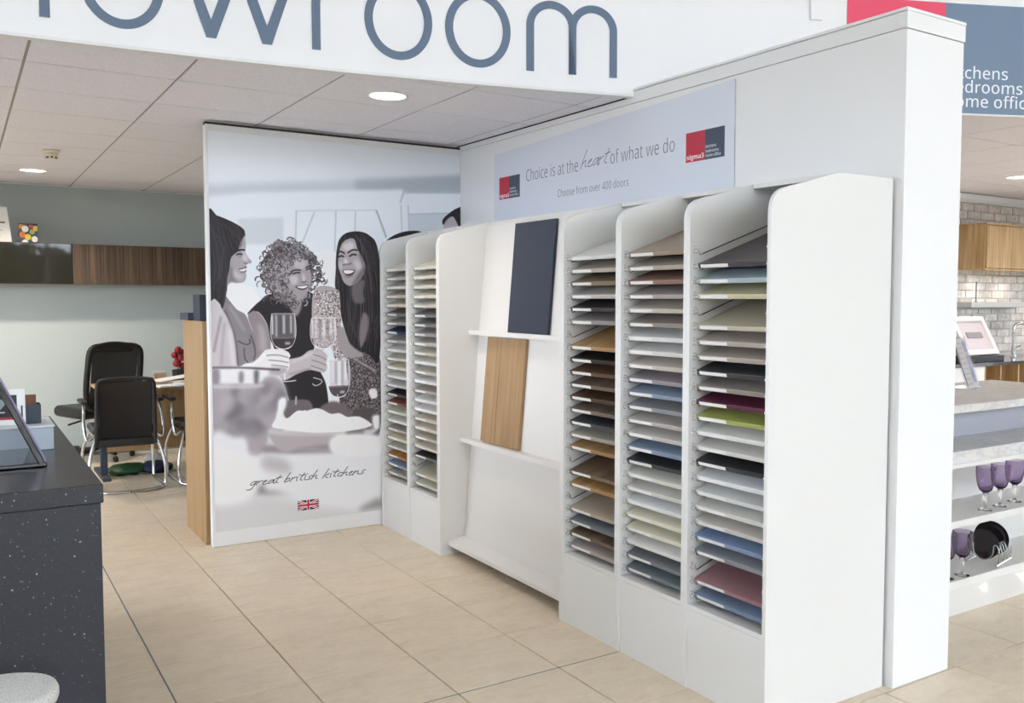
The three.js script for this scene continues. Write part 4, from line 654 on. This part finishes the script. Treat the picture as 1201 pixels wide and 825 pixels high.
    part('headrest', bx(-0.17, 0.17, 0.97, 1.035, fz(0, 1) - 0.02, fz(0, 1) + 0.035, 0.02), M.leather, e); }
  { const g = new RoundedBoxGeometry(0.46, 0.1, 0.5, 4, 0.045); g.translate(-0.03, 0.44, -0.24); part('seat', g, M.leather, e); }
  part('gas_column', cyl(0, 0.1, 0.39, -0.2, 0.026), M.black, e); part('lever', bar([-0.05, 0.375, -0.25], [-0.24, 0.33, -0.25], 0.008), M.black, e);
  for (let i = 0; i < 5; i++) { const a = i * 1.2566 + 0.3, x = Math.cos(a) * 0.27, z = -0.2 + Math.sin(a) * 0.27; part('foot_spoke', bar([0, 0.105, -0.2], [x, 0.075, z], 0.017, 8), M.black, e); part('castor', cyl(0, -0.011, 0.011, 0, 0.0275, 0.0275, 16).rotateZ(Math.PI / 2).translate(x, 0.0275, z), M.black, e); }
  // odds and ends under the desk
  const gb = thing('green_bag', 'dark green and blue crumpled bag on the floor beneath the visitor chair', 'bag', [1.2, 0, -8.25]);
  { const lump = (rx, ry, rz, x, y, z, seed) => { const g = new THREE.SphereGeometry(1, 28, 18), q = g.attributes.position, n = noise2(seed); for (let i = 0; i < q.count; i++) { const a = q.getX(i), b = q.getY(i), c3 = q.getZ(i), k = 0.82 + 0.36 * n(a * 3 + 20, (b + c3) * 3 + 20); q.setXYZ(i, x + a * rx * k, Math.max(0.001, y + b * ry * k), z + c3 * rz * k); } g.computeVertexNormals(); return g; }; part('green_half', lump(0.14, 0.05, 0.12, -0.09, 0.045, 0, 61), std('#1f4a2b', 0.5), gb, 'dark green half'); part('blue_half', lump(0.14, 0.05, 0.1, 0.12, 0.045, 0.02, 62), std('#24304f', 0.5), gb, 'dark blue half');
    const wb2 = thing('white_bag', 'white plastic bag on the floor under the desk', 'bag', [1.37, 0, -8.64]); part('body', lump(0.08, 0.055, 0.07, 0, 0.05, 0, 63), std('#cfcfcd', 0.5), wb2); part('handle', tube([[-0.03, 0.09, 0], [-0.02, 0.125, 0.01], [0.02, 0.125, 0.01], [0.035, 0.09, 0]], 0.004, 12, 5), std('#cfcfcd', 0.5), wb2); }
  const fb = thing('grey_case', 'dark grey flat case on the floor behind the counter', 'case', [0.75, 0, -9.53]); part('body', bx(-0.14, 0.14, 0, 0.06, -0.08, 0.08, 0.01), M.slate, fb); part('lid', bx(-0.141, 0.141, 0.0605, 0.075, -0.081, 0.081, 0.005), M.black, fb);
  // ceiling fittings of the office
  const sm = thing('smoke_detector', 'cream round smoke detector on the ceiling near the back wall', 'smoke detector', [0.56, CEIL, -7.3]);
  part('base', new THREE.LatheGeometry([[0.001, 0], [0.052, 0], [0.052, -0.014], [0.046, -0.022], [0.001, -0.022]].map((p) => new THREE.Vector2(...p)).reverse(), 32), std('#eee5cf', 0.5), sm); part('chamber', new THREE.LatheGeometry([[0.001, -0.022], [0.04, -0.0225], [0.034, -0.05], [0.024, -0.058], [0.001, -0.058]].map((p) => new THREE.Vector2(...p)).reverse(), 32), std('#eee5cf', 0.5), sm);
  for (let i = 0; i < 8; i++) part('vent', bx(-0.006, 0.006, -0.056, -0.045, 0.031, 0.036).rotateY(i * Math.PI / 4), M.black, sm);
}

// ------------------------------------------------------------------ kitchen display at the right
{
  const zf = -2.46, zk = -3.1, t = thing('kitchen_island', 'white open-shelved island with pale marble worktop beyond the partition end', 'kitchen island', [4.25, 0, -2.78]), X = (a) => a - 4.25, Z = (a) => a + 2.78, x0 = 3.42, x1 = 5.1;
  part('worktop', bx(X(x0 - 0.02), X(x1), 0.934, 0.972, Z(zk - 0.05), Z(zf), 0.003), M.marble, t); part('upper_panel', bx(X(x0), X(x1 - 0.02), 0.7605, 0.9335, Z(zf - 0.3), Z(zf - 0.28)), std('#b7b9c1', 0.4), t, 'pale grey recessed panel');
  part('marble_shelf', bx(X(x0 - 0.02), X(x1), 0.7, 0.76, Z(zk), Z(zf + 0.002), 0.003), M.marble, t); part('shelf', bx(X(x0), X(x1 - 0.02), 0.68, 0.6995, Z(-2.75), Z(zf - 0.003), 0.001), M.whiteWarm, t); part('shelf', bx(X(x0), X(x1 - 0.02), 0.405, 0.438, Z(-2.75), Z(zf), 0.001), M.whiteWarm, t); part('shelf', bx(X(x0), X(x1 - 0.02), 0.123, 0.16, Z(-2.75), Z(zf), 0.001), M.whiteWarm, t);
  part('back_panel', bx(X(x0), X(x1 - 0.02), 0, 0.6795, Z(-2.77), Z(-2.7505)), M.whiteWarm, t); for (const x of [x0 - 0.018, x1 - 0.0195]) part('side_panel', bx(X(x), X(x + 0.0175), 0, 0.9335, Z(zk), Z(zf - 0.004), 0.001), M.whiteWarm, t);
  const plinth = part('plinth', bx(X(x0), X(x1 - 0.02), 0, 0.1225, Z(zf - 0.02), Z(zf - 0.004)), phys('#e2e0db', 0.22, { clearcoat: 0.6, clearcoatRoughness: 0.05 }), t);
  const glow = std('#ffffff', 0.4, { emissive: '#fff4e0', emissiveIntensity: 3 });
  for (const x of [3.985, 4.31]) part('plinth_glow_disc', cyl(0, 0, 0.004, 0, 0.006, 0.006, 18).rotateX(Math.PI / 2).translate(X(x), 0.088, Z(zf - 0.0038)), glow, t, 'tiny glowing disc on the plinth');  // a small glowing disc at each bright dot of the plinth front
  for (const x of [3.985, 4.31]) { const l = new THREE.PointLight('#fff4e0', 0.0015); l.position.set(x, 0.088, zf + 0.012); l.castShadow = true; l.shadow.radius = 0.4; scene.add(l); }
  // goblets: purple bowl on a clear stem
  const purple = phys('#ffffff', 0.05, { transmission: 1, thickness: 0.004, ior: 1.45, attenuationColor: new THREE.Color('#917aa3'), attenuationDistance: 0.009 }), clear = phys('#ffffff', 0.04, { transmission: 1, thickness: 0.01, ior: 1.45 });
  const lathe = (l, n = 40) => new THREE.LatheGeometry(l.map((p) => new THREE.Vector2(...p)), n);
  const makeGoblet = (label) => {
    const g = thing('goblet', label, 'glass', [0, 0, 0], 0, 'purple goblets on the island shelves');
    part('bowl', lathe([[0.001, 0.084], [0.014, 0.086], [0.03, 0.1], [0.04, 0.13], [0.045, 0.17], [0.046, 0.207], [0.0445, 0.2085], [0.043, 0.207], [0.042, 0.17], [0.037, 0.132], [0.027, 0.105], [0.012, 0.093], [0.001, 0.092]]), purple, g);
    part('stem', lathe([[0.001, 0.0835], [0.013, 0.0828], [0.009, 0.06], [0.006, 0.03], [0.007, 0.012], [0.02, 0.006], [0.034, 0.003], [0.035, 0.0015], [0.034, 0.0003], [0.001, 0.0003]].reverse()), clear, g); return g;
  };
  const spots = [[4.06, 0.438, -2.52, 'leftmost purple goblet on the upper shelf of the marble-topped island'], [4.2, 0.438, -2.53, 'second purple goblet from the left on the upper island shelf'], [4.36, 0.438, -2.55, 'purple goblet at the right picture edge on the upper island shelf'], [3.855, 0.16, -2.5, 'purple goblet beside the plate rack on the lower island shelf'], [3.75, 0.16, -2.51, 'purple goblet on the lower shelf half hidden by the partition end']];
  let first = null; for (const [x, y, z, label] of spots) { const g = first ? first.clone() : (first = makeGoblet(label)); if (g !== first) { g.name = numbered('goblet'); scene.add(g); } g.userData = { label, category: 'glass', group: 'purple goblets on the island shelves' }; g.position.set(x, y + 0.0003, z); }
  // chrome plate rack with dark plates
  const rx = 4.17, rz = -2.565, r = thing('plate_rack', 'chrome wire rack holding dark plates on the lower island shelf', 'plate rack', [rx, 0.16, rz], 0.22);
  for (const z of [-0.07, 0.07]) part('foot_rail', bar([-0.09, 0.008, z], [0.11, 0.008, z], 0.006, 8), M.chrome, r);
  for (let k = 0; k < 6; k++) { const x = -0.07 + k * 0.032; part('wire_loop', tube([[x, 0.01, -0.07], [x, 0.06, -0.078], [x, 0.1, -0.066], [x, 0.098, -0.05], [x, 0.05, -0.042], [x, 0.024, 0], [x, 0.05, 0.042], [x, 0.098, 0.05], [x, 0.1, 0.066], [x, 0.06, 0.078], [x, 0.01, 0.07]], 0.0028, 60, 7), M.steel, r); }
  const plate = (x, rr, label) => { const p = thing('plate', label, 'plate', [rx + Math.cos(0.22) * x, 0.16 + 0.028 + rr * 0.98, rz - Math.sin(0.22) * x], 0.22); const g = lathe([[0.001, 0], [rr * 0.6, 0], [rr * 0.7, 0.005], [rr, 0.012], [rr + 0.001, 0.0135], [rr, 0.015], [rr * 0.7, 0.008], [rr * 0.6, 0.003], [0.001, 0.003]]); g.rotateZ(Math.PI / 2); part('dish', g, phys('#1d151c', 0.2, { clearcoat: 0.5 }), p); const f = new THREE.TorusGeometry(rr * 0.55, 0.0018, 6, 40).rotateY(Math.PI / 2).translate(-0.0002, 0, 0); part('foot_ring', f, phys('#1d151c', 0.2, { clearcoat: 0.5 }), p); };
  plate(-0.048, 0.072, 'dark plate standing at the front of the chrome plate rack'); plate(0.05, 0.084, 'larger dark plate standing at the rear of the chrome plate rack');
  // leaflet holder on the island
  const lt = canvasTex(128, 256, (c, w, h) => { c.fillStyle = '#c2b5a6'; c.fillRect(0, 0, w, h); c.fillStyle = '#a3937f'; for (let i = 0; i < 9; i++) c.fillRect(6, 20 + i * 27, 60, 8); c.fillStyle = '#757ea3'; c.fillRect(78, 16, 44, 220); c.fillStyle = '#b57f95'; c.fillRect(78, 70, 44, 26); c.fillRect(78, 130, 44, 20); c.fillStyle = '#5e6486'; for (let i = 0; i < 6; i++) c.fillRect(84, 30 + i * 34, 30, 8); c.fillStyle = '#7a4d78'; c.fillRect(78, 180, 44, 30); });
  const lh = thing('leaflet_holder', 'slanting clear holder of leaflets on the marble island worktop', 'leaflet holder', [4.53, 0.9725, -2.9], 0.3);
  { const acr = phys('#fafcff', 0.02, { transmission: 1, thickness: 0, ior: 1.3 }), tilt = -0.32, plateG = (z, w) => bx(-w / 2, w / 2, 0.003, 0.29, z - 0.0015, z + 0.0015).rotateX(tilt); part('clear_front', plateG(0.012, 0.2), acr, lh); part('clear_back', plateG(-0.006, 0.2), acr, lh); part('base', bx(-0.1, 0.1, 0, 0.003, -0.1, 0.03), acr, lh); const g = new THREE.BoxGeometry(0.185, 0.27, 0.006); g.translate(0, 0.142, 0.003); g.rotateX(tilt); part('leaflet', g, std('#ffffff', 0.6, { map: lt }), lh); }

  // sink run along the brick wall
  const s = thing('sink_run', 'kitchen base run with dark worktop and open oak niches along the brick wall', 'kitchen units', [8.3, 0, -4.88]), Sx = (a) => a - 8.3, Sz = (a) => a + 4.88;
  part('worktop', bx(Sx(6.9), Sx(9.9), 0.876, 0.906, Sz(-5.19), Sz(-4.58), 0.003), phys('#1d1b1f', 0.12, { clearcoat: 0.5 }), s);
  part('base_panel', bx(Sx(6.92), Sx(7.375), 0, 0.8755, Sz(-5.18), Sz(-4.62)), M.whiteWarm, s); part('niche_back', bx(Sx(7.376), Sx(9.88), 0.45, 0.8755, Sz(-5.18), Sz(-5.16)), M.oak, s); part('niche_floor', bx(Sx(7.376), Sx(9.88), 0.44, 0.458, Sz(-5.159), Sz(-4.62)), M.oak, s); part('lower_doors', bx(Sx(7.376), Sx(9.88), 0.1, 0.4395, Sz(-4.64), Sz(-4.62), 0.001), M.whiteWarm, s); part('plinth', bx(Sx(7.376), Sx(9.88), 0, 0.0995, Sz(-4.7), Sz(-4.68)), M.whiteWarm, s);
  for (const x of [7.376, 7.62, 7.9, 8.3, 8.7]) part('divider', bx(Sx(x), Sx(x + 0.018), 0.4585, 0.8755, Sz(-5.159), Sz(-4.62), 0.001), M.oak, s);
  const tap = thing('kitchen_tap', 'chrome swan-neck tap on the dark worktop by the brick wall', 'tap', [8.42, 0.906, -4.98]); part('spout', tube([[0, 0.02, 0], [0, 0.26, 0], [0.03, 0.31, 0.01], [0.1, 0.32, 0.04], [0.17, 0.29, 0.06], [0.18, 0.22, 0.065]], 0.014, 40, 10), M.chrome, tap); part('base', cyl(0, 0, 0.02, 0, 0.032, 0.026), M.chrome, tap); part('body', cyl(0, 0.0205, 0.1, 0, 0.022), M.chrome, tap); part('handle', bar([0.02, 0.08, 0], [0.1, 0.1, 0.01], 0.007), M.chrome, tap);
  const wf = thing('framed_display', 'white-framed tilted display case with dark sides on the dark worktop', 'display case', [7.5, 0.906, -4.86], 0.0);
  { const tilt = -0.5, m = (g) => g.rotateX(tilt).translate(0, 0.05, 0.13); part('foot_block', bx(-0.24, 0.24, 0, 0.05, -0.05, 0.2, 0.003), M.black, wf); part('rear_wedge', prism([[-0.13, 0.0505], [0.12, 0.0505], [-0.08, 0.3], [-0.13, 0.3]], -0.2, -0.19).rotateY(-Math.PI / 2), M.black, wf); part('frame', [m(bx(-0.24, 0.24, 0.002, 0.045, 0, 0.03)), m(bx(-0.24, 0.24, 0.335, 0.375, 0, 0.03)), m(bx(-0.24, -0.2, 0.045, 0.335, 0, 0.03)), m(bx(0.2, 0.24, 0.045, 0.335, 0, 0.03))], M.paper, wf); part('inner_panel', m(bx(-0.2, 0.2, 0.045, 0.335, 0.002, 0.008)), std('#c4babf', 0.5), wf); part('centre_plate', m(bx(-0.1, 0.13, 0.17, 0.225, 0.0085, 0.016)), std('#8e888c', 0.5), wf); part('side_board', m(bx(-0.2405, -0.236, 0.002, 0.37, -0.06, -0.0005)), M.black, wf); part('back_board', m(bx(-0.23, 0.235, 0.002, 0.372, -0.012, -0.0005)), M.black, wf); }
  const wbx = thing('white_carton', 'small white carton behind the framed display on the dark worktop', 'box', [7.86, 0.906, -5.05]); part('body', bx(-0.08, 0.08, 0, 0.11, -0.05, 0.05, 0.002), M.paper, wbx); part('flap', bx(-0.081, 0.081, 0.1105, 0.12, -0.051, 0.051, 0.002), M.paper, wbx);
  // oak wall unit, pale shelf below it
  const u = thing('oak_wall_unit', 'light oak wall cabinet on the white brick wall above the sink run', 'wall cabinet', [8.7, 1.73, -5.02]);
  part('carcase', bx(-0.95, 1.15, 0.003, 0.405, -0.17, 0.13, 0.001), M.oak, u); for (let k = 0; k < 3; k++) part('door', bx(-0.935 + k * 0.69, -0.25 + k * 0.69, 0.012, 0.396, 0.1305, 0.15, 0.002), M.oak, u); part('cornice', bx(-0.962, 1.16, 0.4055, 0.42, -0.17, 0.152, 0.002), M.oak, u); part('light_pelmet', bx(-0.962, 1.16, -0.012, 0.0025, 0.11, 0.15, 0.002), M.oak, u);
  const sh = thing('floating_shelf', 'pale floating shelf on the brick wall above the tap', 'shelf', [8.25, 1.38, -5.08]); part('board', bx(-0.5, 0.5, 0, 0.05, -0.1, 0.08, 0.003), std('#c3c5c3', 0.5), sh); part('wall_rail', bx(-0.48, 0.48, -0.02, -0.0005, -0.1, -0.09), std('#c3c5c3', 0.5), sh); 
  const rod = thing('glass_tube', 'thin upright green-grey rod standing on the floating shelf', 'rod', [7.97, 1.43, -5.1]); part('rod', cyl(0, 0.008, 0.19, 0, 0.006, 0.006, 10), std('#5c6a62', 0.4), rod); part('foot', cyl(0, 0, 0.0078, 0, 0.02, 0.014, 16), std('#5c6a62', 0.4), rod);
  for (const x of [8.05, 8.5]) { const l = thing('under_cabinet_lamp', x < 8.2 ? 'left small round lamp under the oak wall cabinet' : 'right small round lamp under the oak wall cabinet', 'lamp', [x, 1.733, -5.05]); part('rim', new THREE.TorusGeometry(0.028, 0.004, 8, 24).rotateX(Math.PI / 2).translate(0, -0.004, 0), M.steel, l); part('lamp_glass', cyl(0, -0.006, -0.001, 0, 0.024, 0.024, 20), glow, l); const p = new THREE.SpotLight('#fff4e6', 0.5, 0, 1.1, 0.6); p.position.set(x, 1.724, -5.05); p.target.position.set(x, 0, -5.05); p.castShadow = true; p.shadow.radius = 1.2; scene.add(p, p.target); }
  const cv = thing('ceiling_coving', 'white timber coving where the ceiling meets the brick wall', 'coving', [8.4, 2.38, -5.19]); part('strip', bx(-1.3, 1.3, 0, 0.045, -0.01, 0.02, 0.003), M.panel, cv); part('cover_bead', bx(-1.3, 1.3, -0.008, -0.0005, -0.01, 0.008), M.panel, cv);
}
// ------------------------------------------------------------------ recessed ceiling downlights
{
  const lamp = std('#ffffff', 0.5, { emissive: '#fff6e8', emissiveIntensity: 6 });
  const list = [[1.795, -4.36, 'round lit downlight in the ceiling just behind the fascia lettering'], [0.52, -8.49, 'round lit downlight in the office ceiling near the back wall'], [7.19, -4.25, 'round lit downlight in the kitchen ceiling at the right picture edge'], [-1.9, -8.49, null], [-0.63, -4.36, null], [9.0, -4.25, null], [5.4, -4.25, null]];  // entries without a label are unseen downlights added for more light
  let k = 0;
  for (const [x, z, label] of list) {
    const t = thing('ceiling_downlight', label ?? ['added unseen downlight in the far left of the office ceiling', 'added unseen downlight in the ceiling left of the counter', 'added unseen downlight at the far right of the kitchen ceiling', 'added unseen downlight in the kitchen ceiling behind the partition'][k++], 'ceiling light', [x, CEIL, z]);
    part('trim_ring', new THREE.TorusGeometry(0.092, 0.006, 8, 40).rotateX(Math.PI / 2).translate(0, -0.003, 0), M.panel, t); part('lamp_glass', cyl(0, -0.007, -0.0005, 0, 0.087, 0.089, 40), lamp, t);
    const s = new THREE.SpotLight('#fff3e2', z < -5 ? DOWN * 1.45 : x < 3 ? DOWN * 0.5 : DOWN * 1.15, 0, z < -5 ? 1.25 : 1.05, z < -5 ? 0.5 : 1); s.position.set(x, CEIL - 0.012, z); s.target.position.set(x, 0, z); s.castShadow = true; s.shadow.radius = 4.3; scene.add(s, s.target);
  }
}
renderer.render(scene, camera);
